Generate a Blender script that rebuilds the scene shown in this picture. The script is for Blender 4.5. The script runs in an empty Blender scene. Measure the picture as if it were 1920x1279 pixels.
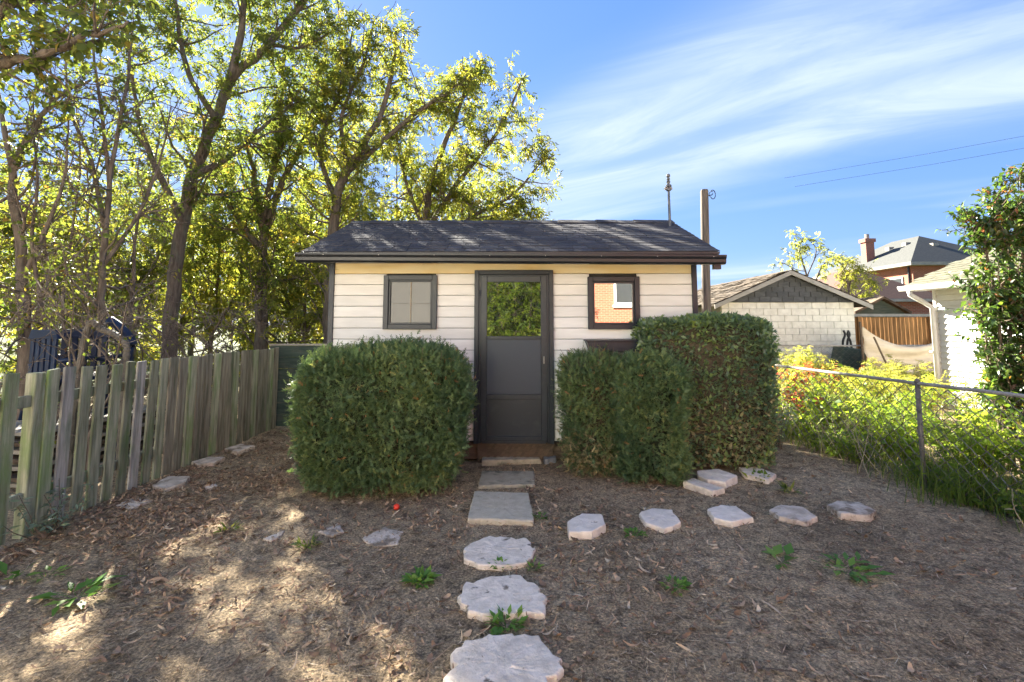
import bpy, bmesh, math, random
import numpy as np
from mathutils import Vector

# ------------------------------------------------------------------ camera, sky, sun, exposure
SC = bpy.context.scene
COL = SC.collection
F_PX, PITCH, HORIZON, CAM_H = 900.0, math.radians(5.0), 610.0, 1.65
PP_Y = HORIZON - F_PX * math.tan(PITCH)            # principal point row in the 1920x1279 photograph
cam_data = bpy.data.cameras.new('camera')
cam = bpy.data.objects.new('camera', cam_data)
COL.objects.link(cam)
cam.location = (0, 0, CAM_H)
cam.rotation_euler = (math.pi / 2 + PITCH, 0, 0)
cam_data.sensor_width = 36.0
cam_data.lens = 36.0 * F_PX / 1920.0
cam_data.shift_y = -(639.5 - PP_Y) / 1920.0
cam_data.clip_start = 0.05
cam_data.clip_end = 2000.0
SC.camera = cam

SUN_AZ, SUN_EL = math.radians(-33.0), math.radians(30.0)    # azimuth from +Y, negative is to the left
w = bpy.data.worlds.new('World'); SC.world = w; w.use_nodes = True
wn, wl = w.node_tree.nodes, w.node_tree.links
for n in list(wn): wn.remove(n)
w_out = wn.new('ShaderNodeOutputWorld'); w_bg = wn.new('ShaderNodeBackground')
sky = wn.new('ShaderNodeTexSky'); sky.sky_type = 'NISHITA'; sky.sun_disc = False
sky.sun_elevation = SUN_EL; sky.sun_rotation = SUN_AZ
sky.altitude = 100; sky.air_density = 1.0; sky.dust_density = 0.2; sky.ozone_density = 1.5
w_bg.inputs['Strength'].default_value = 0.065
CLOUD_ROT, CLOUD_LOC = 35.0, (2.5, 8.0, 0)
# thin cirrus: streaky noise on the plane the sky directions point to
tc = wn.new('ShaderNodeTexCoord'); sep = wn.new('ShaderNodeSeparateXYZ')
wl.new(tc.outputs['Generated'], sep.inputs[0])
zmax = wn.new('ShaderNodeMath'); zmax.operation = 'MAXIMUM'; zmax.inputs[1].default_value = 0.03
wl.new(sep.outputs['Z'], zmax.inputs[0])
zadd = wn.new('ShaderNodeMath'); zadd.operation = 'ADD'; zadd.inputs[1].default_value = 0.12
wl.new(zmax.outputs[0], zadd.inputs[0])
dx = wn.new('ShaderNodeMath'); dx.operation = 'DIVIDE'; wl.new(sep.outputs['X'], dx.inputs[0]); wl.new(zadd.outputs[0], dx.inputs[1])
dy = wn.new('ShaderNodeMath'); dy.operation = 'DIVIDE'; wl.new(sep.outputs['Y'], dy.inputs[0]); wl.new(zadd.outputs[0], dy.inputs[1])
comb = wn.new('ShaderNodeCombineXYZ'); wl.new(dx.outputs[0], comb.inputs[0]); wl.new(dy.outputs[0], comb.inputs[1])
mr_ = wn.new('ShaderNodeMapping'); mr_.inputs['Rotation'].default_value = (0, 0, math.radians(CLOUD_ROT)); wl.new(comb.outputs[0], mr_.inputs[0])
mp = wn.new('ShaderNodeMapping'); mp.inputs['Scale'].default_value = (0.34, 1.15, 1); mp.inputs['Location'].default_value = CLOUD_LOC
wl.new(mr_.outputs[0], mp.inputs[0])
def cloud_noise(scale, detail, rough, dist):
    c = wn.new('ShaderNodeTexNoise'); c.inputs['Scale'].default_value = scale; c.inputs['Detail'].default_value = detail; c.inputs['Roughness'].default_value = rough; c.inputs['Distortion'].default_value = dist
    wl.new(mp.outputs[0], c.inputs['Vector']); return c.outputs['Fac']
def cloud_ramp(src, lo, hi, top):
    r = wn.new('ShaderNodeValToRGB'); r.color_ramp.interpolation = 'EASE'; r.color_ramp.elements[0].position = lo; r.color_ramp.elements[1].position = hi
    r.color_ramp.elements[0].color = (0, 0, 0, 1); r.color_ramp.elements[1].color = (top, top, top, 1); wl.new(src, r.inputs[0]); return r.outputs[0]
body = cloud_ramp(cloud_noise(0.85, 3, .45, .5), .41, .64, .85)          # broad veils
wisp = cloud_ramp(cloud_noise(2.6, 10, .62, .9), .34, .70, 1.0)           # combed fibres
cmul = wn.new('ShaderNodeMixRGB'); cmul.blend_type = 'MULTIPLY'; cmul.inputs[0].default_value = .55; wl.new(body, cmul.inputs[1]); wl.new(wisp, cmul.inputs[2])
sepc = wn.new('ShaderNodeSeparateColor'); wl.new(sky.outputs[0], sepc.inputs[0])          # clear deep blue, even towards the sun
hs = wn.new('ShaderNodeCombineColor')
for ci, (pw, gain) in enumerate(((.65, .31), (.5, .535), (.3, 1.28))):
    pn = wn.new('ShaderNodeMath'); pn.operation = 'POWER'; pn.inputs[1].default_value = pw; wl.new(sepc.outputs[ci], pn.inputs[0])
    gn = wn.new('ShaderNodeMath'); gn.operation = 'MULTIPLY'; gn.inputs[1].default_value = gain; wl.new(pn.outputs[0], gn.inputs[0]); wl.new(gn.outputs[0], hs.inputs[ci])
cmix = wn.new('ShaderNodeMixRGB'); cmix.inputs[2].default_value = (1.75, 2.0, 2.35, 1)
wl.new(cmul.outputs[0], cmix.inputs[0]); wl.new(hs.outputs[0], cmix.inputs[1])
wl.new(cmix.outputs[0], w_bg.inputs['Color']); wl.new(w_bg.outputs[0], w_out.inputs['Surface'])

sun_data = bpy.data.lights.new('sun', 'SUN'); sun_data.energy = 5.0; sun_data.angle = math.radians(0.53); sun_data.color = (1.0, 0.93, 0.80)
sun = bpy.data.objects.new('sun', sun_data); COL.objects.link(sun)
to_sun = Vector((math.sin(SUN_AZ) * math.cos(SUN_EL), math.cos(SUN_AZ) * math.cos(SUN_EL), math.sin(SUN_EL)))
sun.rotation_euler = to_sun.to_track_quat('Z', 'Y').to_euler(); sun.location = (-20, 30, 25)

SC.view_settings.view_transform = 'Standard'; SC.view_settings.look = 'None'
SC.view_settings.gamma = 1.0; SC.view_settings.use_curve_mapping = False
SC.view_settings.exposure = 3.1
SC.render.engine = 'CYCLES'
SC.cycles.max_bounces = 8; SC.cycles.transparent_max_bounces = 8
SC.cycles.use_denoising = True

# ------------------------------------------------------------------ helpers
rng = np.random.default_rng(11)
random.seed(11)
A = np.array

def ray(x, y):
    u = (x - 959.5) / F_PX; v = (PP_Y - y) / F_PX
    return A([u, math.cos(PITCH) - v * math.sin(PITCH), math.sin(PITCH) + v * math.cos(PITCH)])
def at(x, y, Y):                       # point on the sight line of a photograph pixel at distance Y
    d = ray(x, y); t = Y / d[1]
    return A([d[0] * t, Y, CAM_H + d[2] * t])
def gnd(x, y, z=0.0):
    d = ray(x, y); t = (z - CAM_H) / d[2]
    return A([d[0] * t, d[1] * t, z])

_k = [(rng.uniform(.3, 1.1) * (1.75 ** i), rng.uniform(0, 6.28), rng.uniform(0, 6.28), rng.uniform(0, 6.28)) for i in range(6) for _ in range(3)]
def lump(x, y):                        # smooth uneven ground
    s = 0
    for i, (f, a, p, q) in enumerate(_k):
        s = s + np.sin((x * math.cos(a) + y * math.sin(a)) * f * 1.7 + p) / (1.5 ** (i // 3) * 3)
    return s
def gz(x, y):
    return 0.016 * lump(x, y) + 0.007 * lump(x * 2.6 + 5, y * 2.6)

def unit(v):
    v = np.asarray(v, float)
    return v / (np.linalg.norm(v, axis=-1, keepdims=True) + 1e-9)

def raw_mesh(name, V, faces, mat=None, tint=None, smooth=False):
    """V (n,3); faces list of (m,k) int arrays"""
    V = np.asarray(V, np.float32)
    me = bpy.data.meshes.new(name)
    me.vertices.add(len(V)); me.vertices.foreach_set('co', V.ravel())
    loops = np.concatenate([np.asarray(f, np.int32).ravel() for f in faces])
    totals = np.concatenate([np.full(len(f), np.asarray(f).shape[1], np.int32) for f in faces])
    starts = np.concatenate([[0], np.cumsum(totals)[:-1]]).astype(np.int32)
    me.loops.add(len(loops)); me.loops.foreach_set('vertex_index', loops)
    me.polygons.add(len(totals)); me.polygons.foreach_set('loop_start', starts); me.polygons.foreach_set('loop_total', totals)
    if smooth: me.polygons.foreach_set('use_smooth', np.ones(len(totals), bool))
    me.update(calc_edges=True); me.validate()
    if tint is not None:
        at_ = me.attributes.new('tint', 'FLOAT', 'POINT'); at_.data.foreach_set('value', np.asarray(tint, np.float32))
    if mat: me.materials.append(mat)
    return me

def obj(name, me, parent=None, loc=None, rot=None):
    o = bpy.data.objects.new(name, me); COL.objects.link(o)
    if parent is not None: o.parent = parent
    if loc is not None: o.location = loc
    if rot is not None: o.rotation_euler = rot
    return o

def tag(o, label=None, cat=None, group=None, kind=None):
    if label: o['label'] = label
    if cat: o['category'] = cat
    if group: o['group'] = group
    if kind: o['kind'] = kind
    return o
def thing(name, label, cat, loc=(0, 0, 0), rz=0, group=None):
    o = bpy.data.objects.new(name, None); COL.objects.link(o)
    o.location = loc; o.rotation_euler = (0, 0, rz); o.empty_display_size = 0.1
    return tag(o, label, cat, group)

class MB:
    """collects simple shapes into one mesh"""
    def __init__(s): s.v = []; s.f = {3: [], 4: []}; s.n = 0; s.ng = []
    def add(s, V, F):
        V = np.asarray(V, float); s.v.append(V)
        for f in F:
            f = [i + s.n for i in f]
            if len(f) in s.f: s.f[len(f)].append(f)
            else: s.ng.append(f)
        s.n += len(V); return s
    def box(s, x0, x1, y0, y1, z0, z1):
        V = [(x, y, z) for x in (x0, x1) for y in (y0, y1) for z in (z0, z1)]
        return s.add(V, [(0, 1, 3, 2), (4, 6, 7, 5), (0, 4, 5, 1), (2, 3, 7, 6), (0, 2, 6, 4), (1, 5, 7, 3)])
    def extrude(s, prof, axis, a, b):
        """closed profile (list of 2D) swept along axis 0=x 1=y 2=z from a to b"""
        n = len(prof); V = []
        for t in (a, b):
            for p in prof:
                q = list(p); q.insert(axis, t); V.append(q)
        F = [(i, (i + 1) % n, n + (i + 1) % n, n + i) for i in range(n)]
        F += [tuple(range(n))[::-1], tuple(range(n, 2 * n))]
        return s.add(V, F)
    def tube(s, P, R, n=6, cap=True):
        P = np.asarray(P, float); m = len(P); R = np.broadcast_to(np.asarray(R, float), (m,))
        T = np.gradient(P, axis=0); T = unit(T)
        ref = A([0, 0, 1.0]) if abs(T[0][2]) < .9 else A([1.0, 0, 0])
        U = unit(np.cross(T, ref)); W = np.cross(T, U)
        a = np.linspace(0, 2 * math.pi, n, endpoint=False)
        V = (P[:, None, :] + R[:, None, None] * (np.cos(a)[None, :, None] * U[:, None, :] + np.sin(a)[None, :, None] * W[:, None, :])).reshape(-1, 3)
        F = [(i * n + j, i * n + (j + 1) % n, (i + 1) * n + (j + 1) % n, (i + 1) * n + j) for i in range(m - 1) for j in range(n)]
        if cap: F += [tuple(range(n))[::-1], tuple(range((m - 1) * n, m * n))]
        return s.add(V, F)
    def lathe(s, prof, c=(0, 0, 0), n=12):
        """prof list of (r, z)"""
        c = A(c, float); a = np.linspace(0, 2 * math.pi, n, endpoint=False)
        V = [(c[0] + r * math.cos(t), c[1] + r * math.sin(t), c[2] + z) for r, z in prof for t in a]
        m = len(prof)
        F = [(i * n + j, i * n + (j + 1) % n, (i + 1) * n + (j + 1) % n, (i + 1) * n + j) for i in range(m - 1) for j in range(n)]
        F += [tuple(range(n))[::-1], tuple(range((m - 1) * n, m * n))]
        return s.add(V, F)
    def mesh(s, name, mat, smooth=False, bevel=0):
        V = np.concatenate(s.v)
        me = bpy.data.meshes.new(name)
        me.from_pydata(V.tolist(), [], s.f[3] + s.f[4] + s.ng)
        bm = bmesh.new(); bm.from_mesh(me)
        bmesh.ops.recalc_face_normals(bm, faces=bm.faces)
        if bevel: bmesh.ops.bevel(bm, geom=bm.edges[:], offset=bevel, segments=1, affect='EDGES', clamp_overlap=True)
        if smooth:
            for f in bm.faces: f.smooth = True
        bm.to_mesh(me); bm.free()
        if mat: me.materials.append(mat)
        return me
    def build(s, name, mat, parent=None, loc=None, rot=None, smooth=False, bevel=0):
        return obj(name, s.mesh(name, mat, smooth, bevel), parent, loc, rot)

# ------------------------------------------------------------------ materials
def nodes_of(name):
    m = bpy.data.materials.new(name); m.use_nodes = True
    nt = m.node_tree
    for n in list(nt.nodes): nt.nodes.remove(n)
    out = nt.nodes.new('ShaderNodeOutputMaterial')
    return m, nt, out

def surf(name, c1, c2, scale=(4, 4, 4), rough=.8, bump=.2, bscale=60, detail=8, rand=.0, c3=None, s3=(1.3, 1.3, 1.3), spec=.3, lo=.35, hi=.65, metal=0, t3=(.55, .72)):
    """two-tone noise surface with optional blotches (c3), fine relief and per-object variation"""
    m, nt, out = nodes_of(name); N, L = nt.nodes.new, nt.links.new
    b = N('ShaderNodeBsdfPrincipled'); L(b.outputs[0], out.inputs[0])
    b.inputs['Roughness'].default_value = rough; b.inputs['Specular IOR Level'].default_value = spec; b.inputs['Metallic'].default_value = metal
    t = N('ShaderNodeTexCoord'); oi = N('ShaderNodeObjectInfo')
    ofs = N('ShaderNodeVectorMath'); ofs.operation = 'MULTIPLY_ADD'
    ofs.inputs[1].default_value = (1, 1, 1)
    cb = N('ShaderNodeCombineXYZ'); mu = N('ShaderNodeMath'); mu.operation = 'MULTIPLY'; mu.inputs[1].default_value = 37.0
    L(oi.outputs['Random'], mu.inputs[0])
    for i in range(3): L(mu.outputs[0], cb.inputs[i])
    L(t.outputs['Object'], ofs.inputs[0]); L(cb.outputs[0], ofs.inputs[2])
    def noise(sc, det, ro=.6):
        mpn = N('ShaderNodeMapping'); mpn.inputs['Scale'].default_value = sc; L(ofs.outputs[0], mpn.inputs[0])
        nn = N('ShaderNodeTexNoise'); nn.inputs['Scale'].default_value = 1; nn.inputs['Detail'].default_value = det; nn.inputs['Roughness'].default_value = ro
        L(mpn.outputs[0], nn.inputs['Vector']); return nn
    n1 = noise(scale, detail)
    r = N('ShaderNodeValToRGB'); r.color_ramp.elements[0].position = lo; r.color_ramp.elements[1].position = hi
    r.color_ramp.elements[0].color = (*c1, 1); r.color_ramp.elements[1].color = (*c2, 1); L(n1.outputs['Fac'], r.inputs[0])
    col = r.outputs[0]
    if c3:
        n3 = noise(s3, 6); r3 = N('ShaderNodeValToRGB'); r3.color_ramp.elements[0].position = t3[0]; r3.color_ramp.elements[1].position = t3[1]
        L(n3.outputs['Fac'], r3.inputs[0]); mx = N('ShaderNodeMixRGB'); mx.inputs[2].default_value = (*c3, 1)
        L(r3.outputs[0], mx.inputs[0]); L(col, mx.inputs[1]); col = mx.outputs[0]
    if rand:
        mr = N('ShaderNodeMapRange'); mr.inputs[3].default_value = 1 - rand; mr.inputs[4].default_value = 1 + rand; L(oi.outputs['Random'], mr.inputs[0])
        h = N('ShaderNodeHueSaturation'); L(mr.outputs[0], h.inputs['Value']); L(col, h.inputs['Color']); col = h.outputs[0]
    L(col, b.inputs['Base Color'])
    if bump:
        nb = noise((bscale,) * 3 if not isinstance(bscale, tuple) else bscale, 5)
        bp = N('ShaderNodeBump'); bp.inputs['Strength'].default_value = bump; bp.inputs['Distance'].default_value = .01
        L(nb.outputs['Fac'], bp.inputs['Height']); L(bp.outputs[0], b.inputs['Normal'])
    return m

def leafy(name, stops, trans=.45, rough=.5, tr_gain=1.7, gloss=.25):
    """leaf: colour from the per-leaf 'tint', with light passing through"""
    m, nt, out = nodes_of(name); N, L = nt.nodes.new, nt.links.new
    a = N('ShaderNodeAttribute'); a.attribute_name = 'tint'
    r = N('ShaderNodeValToRGB')
    while len(r.color_ramp.elements) < len(stops): r.color_ramp.elements.new(.5)
    for e, (p, c) in zip(r.color_ramp.elements, stops): e.position = p; e.color = (*c, 1)
    L(a.outputs['Fac'], r.inputs[0])
    b = N('ShaderNodeBsdfPrincipled'); b.inputs['Roughness'].default_value = rough; b.inputs['Specular IOR Level'].default_value = gloss
    L(r.outputs[0], b.inputs['Base Color'])
    tb = N('ShaderNodeBsdfTranslucent'); g = N('ShaderNodeMixRGB'); g.blend_type = 'MULTIPLY'; g.inputs[0].default_value = 1
    g.inputs[2].default_value = (tr_gain, tr_gain, tr_gain * .55, 1); L(r.outputs[0], g.inputs[1]); L(g.outputs[0], tb.inputs[0])
    mx = N('ShaderNodeMixShader'); mx.inputs[0].default_value = trans; L(b.outputs[0], mx.inputs[1]); L(tb.outputs[0], mx.inputs[2]); L(mx.outputs[0], out.inputs[0])
    return m

def tinted(name, stops, rough=.9):
    m, nt, out = nodes_of(name); N, L = nt.nodes.new, nt.links.new
    a = N('ShaderNodeAttribute'); a.attribute_name = 'tint'; r = N('ShaderNodeValToRGB')
    while len(r.color_ramp.elements) < len(stops): r.color_ramp.elements.new(.5)
    for e, (p, c) in zip(r.color_ramp.elements, stops): e.position = p; e.color = (*c, 1)
    L(a.outputs['Fac'], r.inputs[0])
    b = N('ShaderNodeBsdfPrincipled'); b.inputs['Roughness'].default_value = rough; b.inputs['Specular IOR Level'].default_value = .2
    L(r.outputs[0], b.inputs['Base Color']); L(b.outputs[0], out.inputs[0]); return m

def glass(name, refl, dark, rough=.02):
    m, nt, out = nodes_of(name); N, L = nt.nodes.new, nt.links.new
    d = N('ShaderNodeBsdfPrincipled'); d.inputs['Base Color'].default_value = (*dark, 1); d.inputs['Roughness'].default_value = .5; d.inputs['Specular IOR Level'].default_value = 0
    g = N('ShaderNodeBsdfGlossy'); g.inputs['Roughness'].default_value = rough
    mx = N('ShaderNodeMixShader'); mx.inputs[0].default_value = refl
    L(d.outputs[0], mx.inputs[1]); L(g.outputs[0], mx.inputs[2]); L(mx.outputs[0], out.inputs[0]); return m

def bricky(name, c1, c2, mortar, sx=.21, sy=.07):
    m, nt, out = nodes_of(name); N, L = nt.nodes.new, nt.links.new
    t = N('ShaderNodeTexCoord'); s = N('ShaderNodeSeparateXYZ'); L(t.outputs['Object'], s.inputs[0])
    ad = N('ShaderNodeMath'); L(s.outputs[0], ad.inputs[0]); L(s.outputs[1], ad.inputs[1])
    c = N('ShaderNodeCombineXYZ'); L(ad.outputs[0], c.inputs[0]); L(s.outputs[2], c.inputs[1])
    br = N('ShaderNodeTexBrick'); L(c.outputs[0], br.inputs['Vector']); br.inputs['Scale'].default_value = 1
    br.inputs['Brick Width'].default_value = sx; br.inputs['Row Height'].default_value = sy; br.inputs['Mortar Size'].default_value = .008
    br.inputs['Color1'].default_value = (*c1, 1); br.inputs['Color2'].default_value = (*c2, 1); br.inputs['Mortar'].default_value = (*mortar, 1)
    b = N('ShaderNodeBsdfPrincipled'); b.inputs['Roughness'].default_value = .9; L(br.outputs[0], b.inputs['Base Color'])
    L(b.outputs[0], out.inputs[0]); return m

def ground_mat():
    m, nt, out = nodes_of('soil'); N, L = nt.nodes.new, nt.links.new
    t = N('ShaderNodeTexCoord')
    def noise(s, d, r=.6):
        n = N('ShaderNodeTexNoise'); n.inputs['Scale'].default_value = s; n.inputs['Detail'].default_value = d; n.inputs['Roughness'].default_value = r
        L(t.outputs['Object'], n.inputs['Vector']); return n
    def ramp(src, stops):
        r = N('ShaderNodeValToRGB')
        while len(r.color_ramp.elements) < len(stops): r.color_ramp.elements.new(.5)
        for e, (p, c) in zip(r.color_ramp.elements, stops): e.position = p; e.color = (*c, 1)
        L(src, r.inputs[0]); return r.outputs[0]
    big = ramp(noise(.9, 5).outputs['Fac'], [(.35, (.31, .24, .155)), (.5, (.44, .345, .225)), (.66, (.52, .42, .285))])
    fine = ramp(noise(60, 9, .75).outputs['Fac'], [(.34, (.18, .17, .165)), (.5, (.8, .78, .75)), (.60, (1.5, 1.42, 1.3)), (.68, (2.4, 2.25, 2.0))])
    mx = N('ShaderNodeMixRGB'); mx.blend_type = 'MULTIPLY'; mx.inputs[0].default_value = 1; L(big, mx.inputs[1]); L(fine, mx.inputs[2])
    mid = ramp(noise(9, 6, .65).outputs['Fac'], [(.32, (.42, .40, .40)), (.5, (.95, .95, .95)), (.68, (1.35, 1.3, 1.22))])
    mx2 = N('ShaderNodeMixRGB'); mx2.blend_type = 'MULTIPLY'; mx2.inputs[0].default_value = 1; L(mx.outputs[0], mx2.inputs[1]); L(mid, mx2.inputs[2]); mx = mx2
    far = N('ShaderNodeMixRGB'); far.inputs[2].default_value = (.07, .085, .03, 1)
    ln = N('ShaderNodeVectorMath'); ln.operation = 'LENGTH'; L(t.outputs['Object'], ln.inputs[0])
    fr = N('ShaderNodeMapRange'); fr.inputs[1].default_value = 11; fr.inputs[2].default_value = 18; L(ln.outputs['Value'], fr.inputs[0])
    L(fr.outputs[0], far.inputs[0]); L(mx.outputs[0], far.inputs[1])
    b = N('ShaderNodeBsdfPrincipled'); b.inputs['Roughness'].default_value = .95; b.inputs['Specular IOR Level'].default_value = .15
    L(far.outputs[0], b.inputs['Base Color'])
    bp = N('ShaderNodeBump'); bp.inputs['Strength'].default_value = 1.0; bp.inputs['Distance'].default_value = .03
    L(noise(45, 9, .7).outputs['Fac'], bp.inputs['Height']); L(bp.outputs[0], b.inputs['Normal'])
    L(b.outputs[0], out.inputs[0]); return m

M = {}
M['soil'] = ground_mat()
M['siding'] = surf('siding_paint', (.69, .69, .65), (.79, .79, .75), (2.2, 9, 14), .65, .12, (20, 60, 160), rand=.06, c3=(.42, .39, .33), s3=(2.5, 20, 12), t3=(.68, .80))
M['siding_yellow'] = surf('yellowed_siding_paint', (.82, .64, .30), (.86, .74, .45), (1.8, 9, 10), .65, .12, (20, 60, 160), rand=.05, c3=(.40, .32, .16), s3=(2.5, 20, 12), t3=(.66, .80))
M['bounce_cream'] = surf('bounce_wall_cream', (.70, .68, .63), (.78, .76, .71), (3, 3, 3), .9, .2, 50)  # cream of the added wall that bounces sun from behind the camera
M['core'] = surf('wall_core', (.03, .03, .03), (.05, .05, .045), rough=.9)
M['trim'] = surf('dark_trim_paint', (.006, .012, .021), (.010, .018, .029), (6, 6, 6), .42, .05, 90, spec=.5, c3=(.026, .030, .033), s3=(3, 3, 3))
M['door'] = surf('dark_door_metal', (.007, .014, .025), (.011, .020, .033), (3, 3, 3), .38, .03, 120, spec=.5, c3=(.027, .034, .042), s3=(5, 5, 9))
M['gutter'] = surf('dark_gutter_metal', (.008, .010, .013), (.013, .015, .019), (2, 8, 8), .38, .04, 40, spec=.5, c3=(.024, .023, .022), s3=(3, 9, 9), t3=(.6, .75))
M['drip'] = surf('brown_drip_edge', (.03, .026, .026), (.05, .042, .04), (2, 8, 8), .45, .04, 40, spec=.5)
SH = [surf('shingle_tone_%s' % i, A(c) * .75, A(c) * 1.25, (30, 30, 30), .95, .5, 140, rand=.10, c3=tuple(A(c) * 1.4), s3=(6, 6, 6), t3=(.6, .8)) for i, c in
      enumerate([(.055, .055, .060), (.044, .044, .050), (.075, .073, .076), (.062, .058, .058)])]
M['metal'] = surf('galvanised_steel', (.24, .225, .20), (.36, .34, .30), (8, 8, 8), .6, .1, 80, metal=.2, c3=(.16, .13, .10), s3=(5, 5, 5), t3=(.6, .8))
M['post_metal'] = surf('dull_fence_post', (.10, .095, .085), (.18, .165, .145), (8, 8, 8), .65, .15, 70, c3=(.12, .085, .06), s3=(5, 5, 5), t3=(.6, .8))
M['mast'] = surf('dull_mast_metal', (.10, .11, .12), (.18, .18, .18), (20, 20, 6), .5, .1, 80, metal=.5)
M['screen'] = glass('screen_mesh', .03, (.05, .062, .082), .3)
M['door_glass'] = glass('door_glass', .20, (.012, .014, .014), .015)
M['right_glass'] = glass('clear_window_glass', .62, (.02, .02, .02), .006)
M['left_glass'] = glass('dusty_window_glass', .045, (.05, .054, .055), .05)
M['muntin'] = surf('tan_muntin', (.30, .26, .18), (.36, .31, .22))
M['dark_wood'] = surf('old_dark_timber', (.07, .05, .035), (.13, .095, .065), (3, 20, 20), .9, .4, (10, 90, 90))
M['picket'] = surf('mossy_picket_wood', (.13, .14, .085), (.38, .38, .27), (24, 24, 2.2), .92, .6, (130, 130, 7), rand=.28, c3=(.15, .22, .075), s3=(7, 7, 1.6), t3=(.48, .68))
M['picket_grey'] = surf('silvery_picket_wood', (.20, .195, .165), (.46, .44, .39), (26, 26, 2.2), .92, .6, (130, 130, 7), rand=.2, c3=(.10, .15, .075), s3=(6, 6, 1.4), t3=(.52, .72))
M['picket_brown'] = surf('brown_picket_wood', (.13, .12, .085), (.30, .275, .205), (26, 26, 2.2), .92, .6, (130, 130, 7), rand=.2, c3=(.08, .10, .055), s3=(6, 6, 1.4), t3=(.55, .72))
M['cut_end'] = surf('pale_cut_wood', (.38, .37, .35), (.5, .48, .44))
M['green_panel'] = surf('dark_green_board', (.035, .055, .045), (.07, .095, .075), (3, 3, 20), .8, .3, 60, c3=(.09, .09, .07), s3=(3, 3, 6))
M['stone'] = surf('pale_concrete_stone', (.58, .49, .385), (.80, .69, .56), (14, 14, 14), .92, .9, 45, rand=.08, c3=(.17, .135, .10), s3=(11, 11, 11), t3=(.62, .70))
M['stone_dirty'] = surf('soiled_concrete_stone', (.42, .345, .265), (.72, .615, .50), (9, 9, 9), .92, .8, 55, rand=.08, c3=(.22, .17, .12), s3=(6, 6, 6), t3=(.52, .62))
M['stone_fine'] = surf('smooth_concrete_stone', (.66, .57, .46), (.82, .72, .60), (10, 10, 10), .9, .5, 70, rand=.06, c3=(.11, .09, .07), s3=(8, 8, 8), t3=(.64, .70))
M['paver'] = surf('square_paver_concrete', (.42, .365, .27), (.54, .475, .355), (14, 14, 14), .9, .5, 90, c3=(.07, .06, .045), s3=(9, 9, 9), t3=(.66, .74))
M['paver_dark'] = surf('dark_paver_concrete', (.30, .265, .20), (.40, .355, .265), (14, 14, 14), .9, .5, 90, c3=(.08, .085, .06), s3=(4, 4, 4), t3=(.55, .7))  # darker grey concrete for the small paver and step slab
M['bark'] = surf('tree_bark', (.07, .055, .042), (.17, .135, .105), (22, 22, 4), .95, .9, (60, 60, 9), c3=(.13, .13, .10), s3=(5, 5, 2))
M['bark_grey'] = surf('grey_brush_bark', (.085, .068, .055), (.19, .155, .125), (22, 22, 4), .95, .6, (60, 60, 9))
M['twig'] = surf('hedge_twig', (.09, .065, .045), (.17, .13, .09), rough=.95)
M['pole'] = surf('weathered_pole_wood', (.10, .082, .065), (.25, .205, .16), (30, 30, 1.2), .92, .7, (120, 120, 4), c3=(.06, .05, .04), s3=(9, 9, .8))
M['black'] = surf('black_plastic', (.012, .012, .013), (.02, .02, .02), rough=.4)
M['blue'] = surf('blue_plastic', (.004, .010, .035), (.007, .02, .06), (4, 4, 4), .45, .03)
M['duct'] = surf('grey_hose', (.09, .08, .065), (.15, .135, .11), (9, 9, 9), .7)
M['block'] = surf('cream_painted_block', (.60, .56, .47), (.74, .70, .60), (6, 6, 6), .85, .3, 40, rand=.05, c3=(.42, .38, .31), s3=(2, 2, 2), t3=(.6, .8))
M['mortar'] = surf('block_mortar', (.28, .26, .22), (.36, .33, .28))
M['asphalt_gable'] = surf('grey_gable_shingle', (.06, .062, .064), (.095, .096, .095), (5, 5, 12), .9, .3, 40, rand=.15)
M['old_roof'] = surf('weathered_brown_shingle', (.045, .034, .024), (.12, .092, .062), (3, 9, 9), .95, .6, 40, rand=.25)
M['fascia'] = surf('grey_fascia', (.26, .24, .20), (.36, .33, .28), (4, 4, 9), .8)
M['brick'] = bricky('red_brick', (.33, .10, .06), (.25, .075, .045), (.30, .24, .19))
M['brick_bright'] = bricky('house_red_brick', (.36, .10, .05), (.29, .078, .04), (.32, .23, .16))
M['slate'] = surf('grey_hip_roof', (.05, .053, .05), (.08, .082, .075), (9, 9, 22), .9, .3, 30)
M['brown_roof'] = surf('brown_hip_roof', (.075, .042, .03), (.115, .066, .048), (9, 9, 22), .9, .3, 30)
M['olive_roof'] = surf('olive_shingle', (.085, .083, .055), (.14, .135, .09), (4, 9, 9), .95, .5, 40, rand=.15)
M['white'] = surf('white_paint', (.56, .56, .54), (.64, .64, .62), (4, 4, 4), .5, .03, rand=.03)
M['cedar'] = surf('orange_cedar_board', (.20, .095, .03), (.40, .20, .07), (14, 14, 1.6), .85, .3, (60, 60, 5), rand=.25)
M['tarp'] = surf('beige_tarp', (.44, .36, .26), (.54, .45, .33), (3, 3, 9), .75, .2, 12)
M['red'] = surf('flare_red', (.62, .035, .02), (.70, .06, .03), rough=.4)  # red of the lens flare spot
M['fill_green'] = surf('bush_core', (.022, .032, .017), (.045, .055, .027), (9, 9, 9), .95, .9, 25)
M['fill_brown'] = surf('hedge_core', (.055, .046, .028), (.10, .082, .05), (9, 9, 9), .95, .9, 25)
M['wire'] = surf('dull_fence_wire', (.10, .095, .085), (.18, .17, .15), rough=.6, metal=.1, bump=0)
M['cable'] = surf('power_cable', (.13, .15, .19), (.16, .18, .22), bump=0)
M['pot'] = surf('grey_rock', (.13, .14, .16), (.22, .23, .25), (7, 7, 7), .9, .5, 30)

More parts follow.
